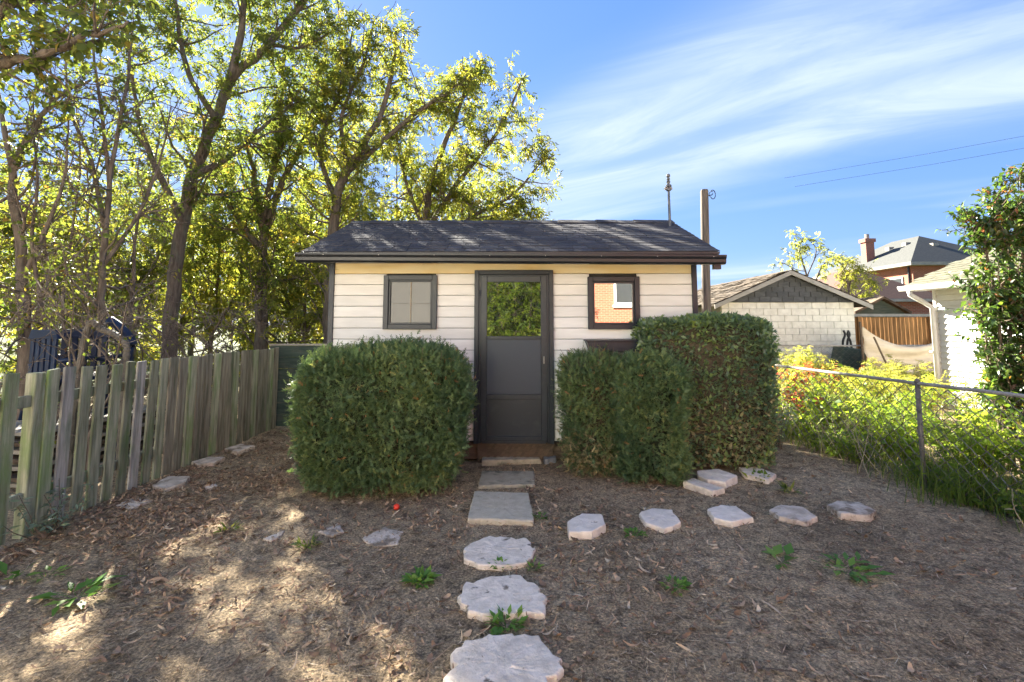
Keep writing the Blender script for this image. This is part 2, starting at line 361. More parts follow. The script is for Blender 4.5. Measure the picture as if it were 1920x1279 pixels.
G = lambda *c: c
L_ELDER = leafy('elder_leaf', [(0, G(.06, .095, .028)), (.4, G(.115, .155, .035)), (.75, G(.20, .215, .045)), (.93, G(.30, .25, .05)), (1, G(.28, .14, .045))], .52, tr_gain=1.7)
L_ELDER2 = leafy('bright_elder_leaf', [(0, G(.07, .10, .025)), (.4, G(.14, .165, .035)), (.8, G(.25, .24, .045)), (1, G(.34, .26, .045))], .54, tr_gain=1.8)
L_DARK = leafy('dull_green_leaf', [(0, G(.07, .10, .03)), (.5, G(.13, .165, .04)), (.85, G(.21, .215, .05)), (1, G(.28, .21, .05))], .5, tr_gain=1.65)  # leaf green of the leaning, brush and overhanging trees
L_YEW = leafy('yew_needle', [(0, G(.07, .12, .06)), (.5, G(.125, .19, .085)), (.85, G(.23, .29, .115)), (.97, G(.33, .35, .13)), (1, G(.40, .22, .10))], .3, .5)
L_HEDGE = leafy('hedge_leaf', [(0, G(.085, .14, .085)), (.4, G(.16, .235, .135)), (.75, G(.24, .32, .12)), (1, G(.33, .41, .10))], .38, .35, gloss=.6)
L_DRY = leafy('dry_leaf', [(0, G(.20, .19, .10)), (.5, G(.34, .29, .16)), (1, G(.46, .39, .23))], .3, .8)
L_WEED = leafy('weed_leaf', [(0, G(.07, .13, .025)), (.5, G(.16, .23, .03)), (1, G(.30, .33, .045))], .5, tr_gain=1.9)
L_GOLD = leafy('golden_weed_leaf', [(0, G(.19, .23, .05)), (.5, G(.32, .33, .07)), (1, G(.46, .38, .09))], .5, tr_gain=1.4)
L_RED = leafy('red_autumn_leaf', [(0, G(.38, .07, .05)), (.6, G(.48, .13, .07)), (1, G(.45, .26, .08))], .5, tr_gain=1.3)
L_BLUEG = leafy('grey_green_leaf', [(0, G(.085, .13, .095)), (1, G(.19, .25, .18))], .3)
L_GRASS = leafy('grass_blade', [(0, G(.06, .10, .025)), (.5, G(.13, .18, .035)), (.8, G(.26, .26, .07)), (1, G(.46, .38, .2))], .4)
L_SPROUT = leafy('sprout_leaf', [(0, G(.07, .17, .03)), (.6, G(.13, .26, .05)), (1, G(.22, .32, .06))], .4)
L_LILAC = leafy('broad_shrub_leaf', [(0, G(.03, .06, .02)), (.5, G(.055, .10, .025)), (.9, G(.12, .17, .03)), (1, G(.28, .10, .04))], .42, .35, gloss=.5, tr_gain=2.0)
M_LITTER = tinted('fallen_leaf', [(0, (.10, .065, .042)), (.35, (.24, .15, .092)), (.7, (.42, .29, .18)), (.93, (.58, .46, .31)), (1, (.66, .59, .46))])
M_CHIP = tinted('mulch_chip', [(0, (.06, .046, .034)), (.45, (.20, .15, .10)), (.75, (.45, .35, .235)), (1, (.72, .62, .47))])

# ------------------------------------------------------------------ instanced leaf geometry
def leaflet(L, W, fold=.25, droop=.25):
    """folded pointed leaf along +x; 5 verts, 2 quads"""
    return A([(0, 0, 0), (L * .45, W / 2, fold * W / 2 - droop * L * .2), (L, 0, -droop * L), (L * .45, -W / 2, fold * W / 2 - droop * L * .2), (L * .42, 0, -droop * L * .12)]), A([(0, 4, 2, 1), (0, 3, 2, 4)])
def compound(n=2, L=.10, W=.04, R=.13):
    V, F = [], []; k = 0
    spots = [(R, 0.0)] + [(R * (i + 1) / (n + 1) * 1.05, s * 1.0) for i in range(n) for s in (-1, 1)]
    for x, a in spots:
        v, f = leaflet(L * random.uniform(.8, 1.1), W * random.uniform(.85, 1.1), .3, random.uniform(.35, .75)); v = v[:4]; f = A([(0, 1, 2, 3)])
        c, s = math.cos(a), math.sin(a)
        v = v @ A([[c, s, 0], [-s, c, 0], [0, 0, 1]]) + A([x, 0, -x * x * 2.2])
        V.append(v); F.append(f + k); k += len(v)
    return np.concatenate(V), np.concatenate(F)
def sprig(n=9, L=.075, w=.008, needle=.03):
    V, F = [], []; k = 0
    for i in range(n):
        x = L * (i + .4) / n; s = 1 if i % 2 else -1; a = s * random.uniform(.55, 1.0); el = random.uniform(-.3, .5); l = needle * random.uniform(.8, 1.2) * (1.15 - .5 * i / n)
        d = A([math.cos(a), math.sin(a), el]); p = A([x, 0, .0]); q = unit(np.cross(d, [0, 0, 1.0])) * w / 2 * 1.6
        V += [p - q, p + q, p + d * l]; F.append((k, k + 1, k + 2)); k += 3
    V += [A([0, -.003, 0]), A([0, .003, 0]), A([L, 0, .004])]; F.append((k, k + 1, k + 2))
    return A(V), A(F)

def frames(D, Nrm=None, jit=.0):
    """rows: x along D, z near Nrm"""
    D = unit(D); n = len(D)
    Nrm = np.tile(A([0, 0, 1.0]), (n, 1)) if Nrm is None else Nrm
    if jit: Nrm = Nrm + rng.normal(0, jit, (n, 3))
    Yv = unit(np.cross(Nrm, D) + 1e-4); Z = np.cross(D, Yv)
    return np.stack([D, Yv, Z], 1)
def scatter(name, tmpl, P, Fr, S, tint, mat):
    """many copies of a few leaf templates as one mesh"""
    if not isinstance(tmpl, list): tmpl = [tmpl]
    n = len(P); which = rng.integers(0, len(tmpl), n); Vs, Fs, Ts = [], {}, []; k = 0
    for i, (tv, tf) in enumerate(tmpl):
        idx = np.where(which == i)[0]
        if not len(idx): continue
        v = np.einsum('vj,njk->nvk', tv, Fr[idx]) * S[idx][:, None, None] + P[idx][:, None, :]
        f = tf[None] + (np.arange(len(idx)) * len(tv))[:, None, None] + k
        Vs.append(v.reshape(-1, 3)); Fs.setdefault(tf.shape[1], []).append(f.reshape(-1, tf.shape[1])); Ts.append(np.repeat(tint[idx], len(tv))); k += len(idx) * len(tv)
    return raw_mesh(name, np.concatenate(Vs), [np.concatenate(x) for x in Fs.values()], mat, np.concatenate(Ts))

COMP = [compound(2), compound(2, .11, .036, .14), compound(1, .11, .045, .1), compound(3, .09, .032, .17)]
BROAD = [leaflet(.10, .07, .2, .3), leaflet(.09, .06, .35, .5), leaflet(.11, .085, .15, .15)]
OVAL = [leaflet(.045, .026, .3, .2), leaflet(.05, .022, .4, .35), leaflet(.04, .026, .2, -.1)]
SPRIG = [sprig(6, .06, .006, .024), sprig(6, .05, .006, .022), sprig(7, .07, .0055, .024)]

def smooth_path(P, n=5):
    P = A(P, float); Q = np.vstack([2 * P[0] - P[1], P, 2 * P[-1] - P[-2]]); out = []
    for i in range(1, len(Q) - 2):
        for t in np.linspace(0, 1, n, endpoint=False):
            out.append(.5 * (2 * Q[i] + (Q[i + 1] - Q[i - 1]) * t + (2 * Q[i - 1] - 5 * Q[i] + 4 * Q[i + 1] - Q[i + 2]) * t * t + (3 * Q[i] - Q[i - 1] - 3 * Q[i + 1] + Q[i + 2]) * t ** 3))
    out.append(P[-1]); return A(out)
def wander(p, d, L, n, wob, up):
    P = [p]; d = unit(d)
    for i in range(n):
        d = unit(d + rng.normal(0, wob, 3) + A([0, 0, up])); p = p + d * (L / n); P.append(p)
    return A(P)

def make_tree(name, label, limbs, n2=12, L2=1.6, n3=6, L3=.7, leaf_mat=None, tmpl=COMP, per=5, size=1.0, bark=None, keep=None, group=None, cat='tree',
              tmin=.3, up=.06, bare=0.0, tint=(0, 1), spread=.9, droop=.55, root=None):
    base = A(limbs[0][0][0]) if root is None else A(root)
    T = thing(name, label, cat, base, 0, group)
    wood, twigs = MB(), MB(); LP, LD = [], []
    for pts, r0, r1 in limbs:
        P = smooth_path(pts, 5); P[1:-1] += rng.normal(0, r0 * .10, P[1:-1].shape)
        R = np.linspace(r0, r1, len(P)); wood.tube(P - base, R, 8)
        seg = np.linalg.norm(np.diff(P, axis=0), axis=1); cum = np.concatenate([[0], np.cumsum(seg)]); tot = cum[-1]
        for _ in range(int(n2 * max(.6, tot / 4))):
            t = rng.uniform(tmin, 1.0); i = min(np.searchsorted(cum, t * tot), len(P) - 1); p = P[i]; ld = unit(P[i] - P[i - 1])
            d = unit(ld * .55 + rng.normal(0, spread, 3) * A([1, 1, .75]) + A([0, 0, .2]))
            L = L2 * rng.uniform(.45, 1.15) * (1.15 - .45 * t); B = wander(p, d, L, 6, .16, up)
            if keep is not None and not keep(B[-1]): 
                B = B[:4]
                if not keep(B[-1]): continue
            r = min(R[i] * .55, .012 + .012 * L); (wood if r > .02 else twigs).tube(B - base, np.linspace(r, .005, len(B)), 4)
            for _ in range(n3):
                j = rng.integers(1, len(B)); td = unit((B[j] - B[j - 1]) * 3 + rng.normal(0, .6, 3)); C = wander(B[j], td, L3 * rng.uniform(.5, 1.2), 4, .22, up * .6)
                if keep is not None and not keep(C[-1]): continue
                twigs.tube(C - base, np.linspace(.005, .0022, len(C)), 3, cap=False)
                if rng.random() < bare: continue
                for _ in range(per):
                    q = rng.uniform(.15, 1); s = q * (len(C) - 1); a = int(min(s, len(C) - 2)); pp = C[a] + (C[a + 1] - C[a]) * (s - a)
                    LP.append(pp - base); LD.append(unit(unit(C[a + 1] - C[a]) * .7 + rng.normal(0, .55, 3)) + A([0, 0, -droop * rng.uniform(.3, 1.3)]))
    wood.build('trunk', bark or M['bark'], T, smooth=True)
    if twigs.n: tag(twigs.build('branches', bark or M['bark'], T), kind='stuff')
    if LP:
        LP, LD = A(LP), A(LD); n = len(LP)
        ti = np.clip(rng.normal(.5, .24, n), 0, 1) * (tint[1] - tint[0]) + tint[0]
        obj('crown', scatter('crown', tmpl, LP, frames(LD, jit=.5), rng.uniform(.7, 1.25, n) * size, ti, leaf_mat), T)
    return T

# ------------------------------------------------------------------ ground
def axis(lo, hi, step, far, grow=1.25):
    a = list(np.arange(lo, hi + step / 2, step)); s = step
    x = hi; up_ = []
    while x < far: s *= grow; x += s; up_.append(x)
    s = step; x = lo; dn = []
    while x > -far: s *= grow; x -= s; dn.append(x)
    return A(dn[::-1] + a + up_)
gx, gy = axis(-6, 6, .045, 700), axis(0, 9, .045, 700)
XX, YY = np.meshgrid(gx, gy); ZZ = gz(XX, YY) * np.clip(1.6 - np.hypot(XX, YY - 4) / 15, 0, 1)
nx, ny = len(gx), len(gy); ii = np.arange(nx * ny).reshape(ny, nx)
gm = raw_mesh('ground', np.stack([XX, YY, ZZ], -1).reshape(-1, 3), [np.stack([ii[:-1, :-1], ii[:-1, 1:], ii[1:, 1:], ii[1:, :-1]], -1).reshape(-1, 4)], M['soil'], smooth=True)
tag(obj('ground', gm), 'bare brown soil of the yard strewn with mulch', kind='structure')

# ------------------------------------------------------------------ the shed
D = 6.0
SHED = thing('garden_shed', 'small white sided shed with black trim and dark shingle roof', 'shed', (0, D, 0), math.radians(-.6))
WL, WR, ZB, ZT, BACK = -2.27, 2.28, .24, 2.46, 2.54
MB().box(WL + .03, WR - .03, .03, BACK, ZB - .02, ZT).build('wall', M['core'], SHED)
# gable ends and back, seen only from the side
mb = MB()
for xs in (WL, WR - .03): mb.add([(xs, .03, ZT), (xs, BACK, ZT), (xs, BACK / 2, 3.19), (xs + .03, .03, ZT), (xs + .03, BACK, ZT), (xs + .03, BACK / 2, 3.19)], [(0, 1, 2), (3, 5, 4), (0, 3, 4, 1), (1, 4, 5, 2), (2, 5, 3, 0)])
mb.build('gable', M['siding'], SHED)
for xs, nm in ((WL - .002, 0), (WR - .028, 1)):
    side = MB().box(xs, xs + .03, .031, BACK + .002, ZB, ZT - .003).build('side_wall', M['siding'], SHED)
openings = [(-1.605, -.936, 1.60, 2.276), (-.467, .514, ZB, 2.337), (.945, 1.585, 1.60, 2.255)]
zs = list(np.arange(2.295, ZB + .05, -.1365))[::-1]
zs = [ZB] + zs + [ZT]
for i in range(len(zs) - 1):
    z0, z1 = zs[i] + .004, zs[i + 1]
    segs = [(WL + .02, WR - .02)]
    for (a, b, c, d) in openings:
        ov = min(z1, d) - max(z0, c)
        if ov > .06:
            ns = []
            for (p, q) in segs:
                if a > p and b < q: ns += [(p, a + .02), (b - .02, q)]
                else: ns.append((p, q))
            segs = ns
    for (p, q) in segs:
        jy = random.uniform(-.002, .002)
        prof = [(.03, z0), (.008 + jy, z0), (.001 + jy, z0 + .006), (.003 + jy, z1 - .005), (.008 + jy, z1 - .001), (.03, z1 - .001)]
        MB().extrude(prof, 0, p, q).build('siding_board', M['siding_yellow'] if i >= len(zs) - 2 else M['siding'], SHED)
# a long board under the right window, skirt below
for xs in ((WL - .028, WL + .035), (WR - .035, WR + .028)):
    MB().box(xs[0], xs[1], -.022, .05, ZB - .01, ZT).build('corner_trim', M['trim'], SHED, bevel=.003)
MB().box(WL, WR, .035, .12, .02, ZB - .004).build('sill_beam', M['dark_wood'], SHED)
lat = MB().box(-.42, .50, .0, .033, -.02, .225).build('door_step_board', M['dark_wood'], SHED)
for k in range(11):           # diagonal slats of the skirt under the door
    x = -.40 + k * .08
    MB().add([(x, -.012, .03), (x + .035, -.012, .03), (x + .135, -.012, .215), (x + .10, -.012, .215), (x, -.001, .03), (x + .035, -.001, .03), (x + .135, -.001, .215), (x + .10, -.001, .215)],
             [(0, 1, 2, 3), (4, 7, 6, 5), (0, 4, 5, 1), (1, 5, 6, 2), (2, 6, 7, 3), (3, 7, 4, 0)]).build('skirt_slat', M['dark_wood'], SHED)

def frame_ring(a, b, c, d, wdt, y0, y1, name, mat, parent, bev=.004, bottom=True):
    m = MB(); m.box(a, a + wdt, y0, y1, c, d); m.box(b - wdt, b, y0, y1, c, d)
    m.box(a + wdt, b - wdt, y0 + .001, y1, d - wdt, d)
    if bottom: m.box(a + wdt, b - wdt, y0 + .001, y1, c, c + wdt)
    return m.build(name, mat, parent, bevel=bev)
def window(a, b, c, d, gmat, muntin):
    W = frame_ring(a, b, c, d, .062, -.045, .03, 'window', M['trim'], SHED)
    frame_ring(a + .062, b - .062, c + .062, d - .062, .022, -.02, .03, 'sash', M['trim'], W, .002)
    MB().box(a + .08, b - .08, .004, .012, c + .08, d - .08).build('pane', gmat, W)
    if muntin:
        x = a + .505 * (b - a)
        MB().box(x - .005, x + .005, -.006, .003, c + .084, d - .084).build('muntin', M['muntin'], W)
        MB().box(a + .084, b - .084, -.001, .0035, c + .318, c + .3215).build('screen_seam', M['duct'], W)
    return W
window(*openings[0], M['left_glass'], True)
window(*openings[2], M['right_glass'], False)
# door
a, b, c, d = openings[1]
DR = frame_ring(a, b, c - .02, d, .055, -.05, .03, 'door_frame', M['trim'], SHED, bottom=False)
frame_ring(a + .055, b - .055, c - .02, d - .055, .03, -.03, .03, 'door_jamb', M['trim'], DR, .003, bottom=False)
DS = frame_ring(-.385, .432, .235, 2.262, .075, -.042, -.005, 'door', M['door'], SHED, .004)
for (z0, z1) in ((1.478, 1.516), (.745, .81)):
    MB().box(-.31, .357, -.040, -.008, z0, z1).build('rail', M['door'], DS, bevel=.003)
MB().box(-.312, .359, -.02, -.012, 1.51, 2.19).build('glass_pane', M['door_glass'], DS)
MB().box(-.312, .359, -.022, -.012, .806, 1.481).build('screen_panel', M['screen'], DS)
MB().box(-.312, .359, -.026, -.012, .305, .75).build('kick_panel', M['door'], DS)
MB().box(-.36, .41, -.052, -.043, .225, .262).build('door_sweep', M['trim'], DS)
h = MB(); h.box(.383, .402, -.062, -.043, 1.18, 1.27); h.tube([(.392, -.06, 1.2), (.392, -.085, 1.21), (.392, -.085, 1.26), (.392, -.06, 1.265)], .006, 6)
h.build('handle', M['metal'], DS)
for zz in (.45, 1.25, 2.05): MB().tube([(-.392, -.046, zz - .04), (-.392, -.046, zz + .04)], .008, 8).build('hinge', M['door'], DS)
# planter box under the right window
PB = MB(); PB.extrude([(.90, 1.455), (1.70, 1.455), (1.655, 1.335), (.945, 1.335)], 1, -.20, -.002)
PB.build('planter_box', M['trim'], SHED, bevel=.004)
MB().extrude([(.885, 1.458), (1.715, 1.458), (1.715, 1.474), (.885, 1.474)], 1, -.21, -.0).build('planter_rim', M['trim'], SHED)
# roof
EY, EZ, RY, RZ = -.42, 2.535, 1.27, 3.255
RL, RRr = -2.47, 2.42
sl = math.hypot(RY - EY, RZ - EZ); su = A([0, (RY - EY) / sl, (RZ - EZ) / sl]); sn = A([0, -su[2], su[1]])
deck = MB(); deck.extrude([(EY, EZ - .03), (RY, RZ - .03), (2 * RY - EY, EZ - .03), (2 * RY - EY, EZ - .08), (RY, RZ - .08), (EY, EZ - .08)], 0, RL + .02, RRr - .02)
ROOF = deck.build('roof', M['core'], SHED)
bk = MB(); n2 = A([0, su[2], su[1]])
bk.extrude([(RY, RZ - .028), (2 * RY - EY + .01, EZ - .03), (2 * RY - EY + .01, EZ - .015), (RY, RZ - .008)], 0, RL, RRr).build('back_slope', SH[1], ROOF)
NC = 13; ex = sl / NC; tabm = [[], [], [], []]
def tab_mesh(wd, mat, th):
    p = [(-wd / 2, 0), (wd / 2, 0), (wd / 2 - random.uniform(0, .012), 1), (-wd / 2 + random.uniform(0, .012), 1)]
    lo, hi = -.012, ex * 1.35
    V = []
    for zz in (0, th):
        for (x, t) in p:
            y = lo if t == 0 else hi
            V.append(A([x, 0, 0]) + su * y + sn * (zz - .003 * t - (th * .5 if t else 0)))
    m = MB().add(V, [(0, 3, 2, 1), (4, 5, 6, 7), (0, 1, 5, 4), (1, 2, 6, 5), (2, 3, 7, 6), (3, 0, 4, 7)])
    return m.mesh('shingle', mat)
widths = [.175, .205, .235, .27]
TABS = {(wi, mi): tab_mesh(wdt, SH[mi], .006 + .002 * (wi % 2)) for wi, wdt in enumerate(widths) for mi in range(4)}
for r in range(NC):
    x = RL - .03 - random.uniform(0, .12); lift = .006
    while x < RRr:
        wi = random.randrange(4); wd = widths[wi]; mi = random.choices(range(4), (5, 4, 2, 3))[0]
        cx = x + wd / 2
        cxx = min(max(cx, RL + wd / 2 - .015), RRr - wd / 2 + .015)
        p = A([cxx, EY, EZ]) + su * (r * ex) + sn * (-.022 + random.uniform(0, .002)) + A([0, random.uniform(-.002, .002), 0])
        obj('shingle', TABS[(wi, mi)], ROOF, p); x += wd + .003
# continuous under-course, so gaps between tabs read as the lower laminate
und = MB()
for r in range(NC):
    q0 = A([0, EY, EZ]) + su * (r * ex - .006) + sn * (-.028); q1 = A([0, EY, EZ]) + su * (r * ex + ex * 1.2) + sn * (-.034)
    und.extrude([(q0[1], q0[2]), (q1[1], q1[2]), (q1[1] + .0, q1[2] - .006), (q0[1], q0[2] - .012)], 0, RL + .005, RRr - .005)
und.build('starter_courses', SH[1], ROOF)
for k in range(17):           # ridge caps
    x0 = RL + k * (RRr - RL) / 17; x1 = x0 + (RRr - RL) / 17 + .02
    hz = .006 * (k % 2) + random.uniform(0, .004)
    MB().add([(x0, RY - .13, RZ - .062 + hz), (x1, RY - .13, RZ - .067 + hz), (x0, RY, RZ + .002 + hz), (x1, RY, RZ - .003 + hz), (x0, RY + .13, RZ - .062 + hz), (x1, RY + .13, RZ - .067 + hz),
              (x0, RY - .13, RZ - .072 + hz), (x1, RY - .13, RZ - .077 + hz), (x0, RY, RZ - .01 + hz), (x1, RY, RZ - .015 + hz), (x0, RY + .13, RZ - .072 + hz), (x1, RY + .13, RZ - .077 + hz)],
             [(0, 1, 3, 2), (2, 3, 5, 4), (6, 8, 9, 7), (8, 10, 11, 9), (0, 6, 7, 1), (4, 5, 11, 10), (0, 2, 8, 6), (2, 4, 10, 8), (1, 7, 9, 3), (3, 9, 11, 5)]).build('ridge_cap', SH[k % 4], ROOF)
# rake boards, fascia, soffit, drip edge, gutter
for xs in (RL, RRr - .025):
    MB().extrude([(EY, EZ - .15), (RY, RZ - .15), (2 * RY - EY, EZ - .15), (2 * RY - EY, EZ - .032), (RY, RZ - .032), (EY, EZ - .032)], 0, xs, xs + .025).build('rake_board', M['gutter'], SHED)
MB().box(RL + .03, RRr - .03, EY + .03, .03, ZT - .03, ZT - .005).build('soffit', M['gutter'], SHED)
MB().box(RL + .026, RRr - .026, EY + .002, EY + .028, EZ - .15, EZ - .034).build('fascia', M['gutter'], SHED)
MB().box(RL - .004, RRr + .004, EY - .022, EY - .002, EZ - .055, EZ - .031).build('drip_edge', M['drip'], SHED)
GY = EY - .006; gprof = [(GY, 0), (GY, -.105), (GY - .075, -.105), (GY - .095, -.085), (GY - .098, -.05), (GY - .115, -.022), (GY - .115, .0), (GY - .105, .002), (GY - .105, -.012), (GY - .006, -.012)]
zg = EZ - .052
gm_ = MB(); n = len(gprof); V = []
for x, zz in ((RL - .03, zg + .005), (RRr + .04, zg - .03)): V += [(x, p[0], p[1] + zz) for p in gprof]
gm_.add(V, [(i, (i + 1) % n, n + (i + 1) % n, n + i) for i in range(n)] + [tuple(range(n))[::-1], tuple(range(n, 2 * n))])
GUT = gm_.build('gutter', M['gutter'], SHED)
for k in range(8):
    x = RL + .3 + k * .64; t = (x - RL) / (RRr - RL)
    MB().tube([(x, GY - .12, zg - .018 - .035 * t), (x, GY - .10, zg - .018 - .035 * t)], .006, 6).build('gutter_nail', M['metal'], GUT)
MB().box(RRr - .09, RRr - .01, GY - .07, GY - .01, zg - .19, zg - .136).build('gutter_outlet', M['gutter'], GUT)

# mast on the roof
mp0 = A([at(1256, 430, D + .95)[0], D + .95, EZ + (.95 - EY) * su[2] / su[1] - .03]); mtop = at(1252, 326, D + .95)
MT = thing('roof_mast', 'thin metal mast with knobbed top rising from the shed roof', 'mast', mp0)
hh = mtop[2] - mp0[2]; dxm = mtop[0] - mp0[0]
MB().tube([(0, 0, -.05), (dxm * .7, 0, hh * .70)], [.021, .017], 8).build('pipe', M['mast'], MT)
k = MB(); prof = [(.018, 0), (.036, .01), (.036, .05), (.02, .06), (.045, .085), (.045, .12), (.018, .14), (.022, .165), (.03, .19), (.016, .21), (.026, .235), (.026, .255), (.012, .27), (.028, .292), (.03, .32), (.018, .345), (.004, .35)]
s_ = hh * .33 / .35
k.lathe([(r, z_ * s_) for r, z_ in prof], (dxm * .72, 0, hh * .67), 10).build('finial', M['mast'], MT, smooth=False)
MB().box(dxm * .7 - .06, dxm * .7 + .05, -.02, .02, hh * .70, hh * .735).build('clamp', M['metal'], MT)

# wooden pole behind the shed
pz = 9.2; pb = at(1323, 600, pz); pt = at(1320, 356, pz)
PO = thing('wooden_pole', 'tall weathered wooden pole standing behind the right shed corner', 'pole', (pb[0], pz, 0))
MB().tube([(0, 0, -.1), (0.01, 0, 1.5), (pt[0] - pb[0], 0, pt[2] - .03), (pt[0] - pb[0], 0, pt[2])], [.088, .083, .075, .066], 12).build('shaft', M['pole'], PO)
ring = MB(); rc = A([pt[0] - pb[0] + .155, -.02, pt[2] - .10]); an = np.linspace(-2.3, 2.2, 12)
ring.tube([rc + A([.05 * math.cos(t), 0, .09 * math.sin(t)]) for t in an], .009, 5)
ring.tube([rc + A([-.10, 0, -.02]), rc + A([-.02, 0, -.01]), rc + A([.0, 0, .02])], .010, 5)
ring.tube([rc + A([-.02 + .05 * math.cos(t), 0, .06 * math.sin(t)]) for t in np.linspace(1, 4.6, 9)], .007, 5)
ring.build('wire_loop', M['black'], PO)

# ------------------------------------------------------------------ stepping stones
def poly_stone(px, th, mat, label, cat='stepping stone', name='stepping_stone', group=None, tilt=0, sink=.01, rough=.006, z=None):
    P = A([gnd(x, y, (z if z is not None else th - sink)) for x, y in px]); c = P.mean(0); c[2] = float(gz(c[0], c[1])) - sink + tilt * .0
    Q = P[:, :2] - c[:2]; out = []
    for i in range(len(Q)):                                # uneven edges
        p, q = Q[i], Q[(i + 1) % len(Q)]; m = max(2, int(np.linalg.norm(q - p) / .035))
        for t in np.arange(m) / m: out.append(p + (q - p) * t + rng.normal(0, rough, 2))
    Q = A(out); n = len(Q); cc = Q.mean(0)
    rings = [(1.0, -.02), (1.0, th * .72), (.985, th * .93), (.955, th), (.6, th + .001), (.25, th + .002)]
    V = []
    for s, zz in rings: V += [(*(cc + (q - cc) * s), zz + (rng.normal(0, .0012) if zz > th * .9 else 0) + tilt * q[0]) for q in Q]
    F = [(i * n + j, i * n + (j + 1) % n, (i + 1) * n + (j + 1) % n, (i + 1) * n + j) for i in range(len(rings) - 1) for j in range(n)]
    F += [tuple(range((len(rings) - 1) * n, len(rings) * n))]
    return tag(MB().add(V, F).build(name, mat, None, c), label, cat, group)
GS = 'stones leading to the shed door'
poly_stone([(842, 1222), (868, 1197), (915, 1186), (1010, 1186), (1022, 1205), (1050, 1230), (1056, 1252), (1030, 1268), (985, 1300), (838, 1302), (832, 1262), (852, 1244)], .045, M['stone'], 'largest pale irregular stepping stone, farthest from the shed door', group=GS, rough=.008)
poly_stone([(872, 1090), (915, 1078), (975, 1075), (1008, 1095), (1022, 1118), (1020, 1145), (905, 1150), (880, 1142), (858, 1115)], .045, M['stone'], 'pinkish pale irregular stepping stone, second from the path end away from the shed', group=GS, rough=.008)
poly_stone([(868, 1025), (888, 1010), (920, 1001), (990, 1006), (1003, 1030), (985, 1050), (940, 1056), (895, 1053), (870, 1043)], .045, M['stone'], 'rounded pale stepping stone just beyond the square pavers', group=GS, rough=.008)
poly_stone([(889, 918), (990, 922), (1001, 970), (998, 974), (876, 970)], .05, M['paver'], 'large square grey concrete paver of the door path', 'paver', 'paver', group=GS, rough=.003)
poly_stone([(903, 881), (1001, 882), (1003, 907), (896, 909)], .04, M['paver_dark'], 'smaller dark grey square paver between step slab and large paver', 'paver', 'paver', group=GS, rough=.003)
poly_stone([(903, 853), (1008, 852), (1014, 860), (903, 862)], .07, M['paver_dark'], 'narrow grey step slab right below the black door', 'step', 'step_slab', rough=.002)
poly_stone([(1017, 852), (1040, 848), (1042, 858), (1020, 861)], .07, M['pot'], 'small blue grey rock beside the door step', 'rock', 'rock', rough=.004)
GH = 'six sided stones curving to the right fence'
poly_stone([(1062, 975), (1090, 960), (1128, 961), (1135, 980), (1110, 994), (1066, 995)], .075, M['stone_fine'], 'clean white hexagonal stone standing thick above the soil', group=GH, rough=.002)
poly_stone([(1196, 962), (1222, 952), (1260, 955), (1277, 978), (1260, 987), (1245, 990), (1210, 980)], .05, M['stone_fine'], 'white hexagonal stone with dark dirt specks', group=GH, rough=.004)
poly_stone([(1325, 955), (1350, 948), (1380, 950), (1412, 972), (1372, 980), (1338, 972)], .055, M['stone_fine'], 'middle hexagonal stone in the curved row, pale and clean', group=GH, rough=.003)
poly_stone([(1441, 955), (1463, 946), (1505, 950), (1531, 968), (1512, 979), (1460, 968)], .055, M['stone_dirty'], 'hexagonal stone half covered with soil in the curved row', group=GH, rough=.003)
poly_stone([(1550, 948), (1568, 939), (1610, 942), (1643, 958), (1630, 968), (1575, 963)], .06, M['stone_dirty'], 'end hexagonal stone of the row close to the wire fence', group=GH, rough=.003)
GB = 'broken stones in front of the broadleaf hedge'
poly_stone([(1280, 905), (1300, 898), (1357, 914), (1335, 922)], .07, M['stone'], 'tilted cracked slab in front of the leafy hedge, closest to the hex row', group=GB, tilt=-.06, rough=.003)
poly_stone([(1306, 880), (1345, 879), (1382, 892), (1360, 903), (1325, 897), (1306, 888)], .08, M['stone_fine'], 'broken pale slab piece leaning by the foot of the hedge', group=GB, tilt=.05, rough=.003)
poly_stone([(1386, 876), (1420, 876), (1455, 889), (1440, 899), (1395, 889)], .06, M['stone'], 'lumpy pale stone by the hedge end next to the weeds', group=GB, rough=.006)
GL = 'half buried stones left of the path'
poly_stone([(678, 1005), (722, 984), (755, 993), (745, 1016), (700, 1020)], .02, M['stone_dirty'], 'half buried hexagonal stone before the yew bush, nearest the path', group=GL, rough=.004)
poly_stone([(596, 994), (632, 979), (645, 993), (620, 1002)], .022, M['stone_dirty'], 'half buried triangular stone before the yew bush', group=GL, rough=.004)
poly_stone([(494, 1006), (533, 991), (528, 1000), (508, 1010)], .025, M['stone_dirty'], 'thin tilted stone sliver among fallen leaves', group=GL, rough=.004)
GF = 'flat stones along the picket fence'
poly_stone([(285, 910), (315, 893), (357, 893), (345, 905), (310, 917)], .055, M['stone_dirty'], 'pale flat stone with a light streak beside the picket fence', group=GF, rough=.005)
poly_stone([(358, 866), (390, 857), (422, 857), (400, 868), (370, 872)], .05, M['stone_dirty'], 'flat stone by the picket fence, middle of three', group=GF, rough=.004)
poly_stone([(420, 842), (450, 833), (478, 836), (444, 848)], .05, M['stone_dirty'], 'flat stone by the picket fence closest to the green panel', group=GF, rough=.004)
poly_stone([(216, 950), (245, 936), (292, 938), (245, 956)], .022, M['stone_dirty'], 'dark soiled stone sunk beside the mossy pickets', group=GF, rough=.005)
poly_stone([(384, 912), (400, 906), (408, 909), (392, 916)], .03, M['stone_dirty'], 'little stone chip lying right of the streaked flat stone', group=GF, rough=.004)

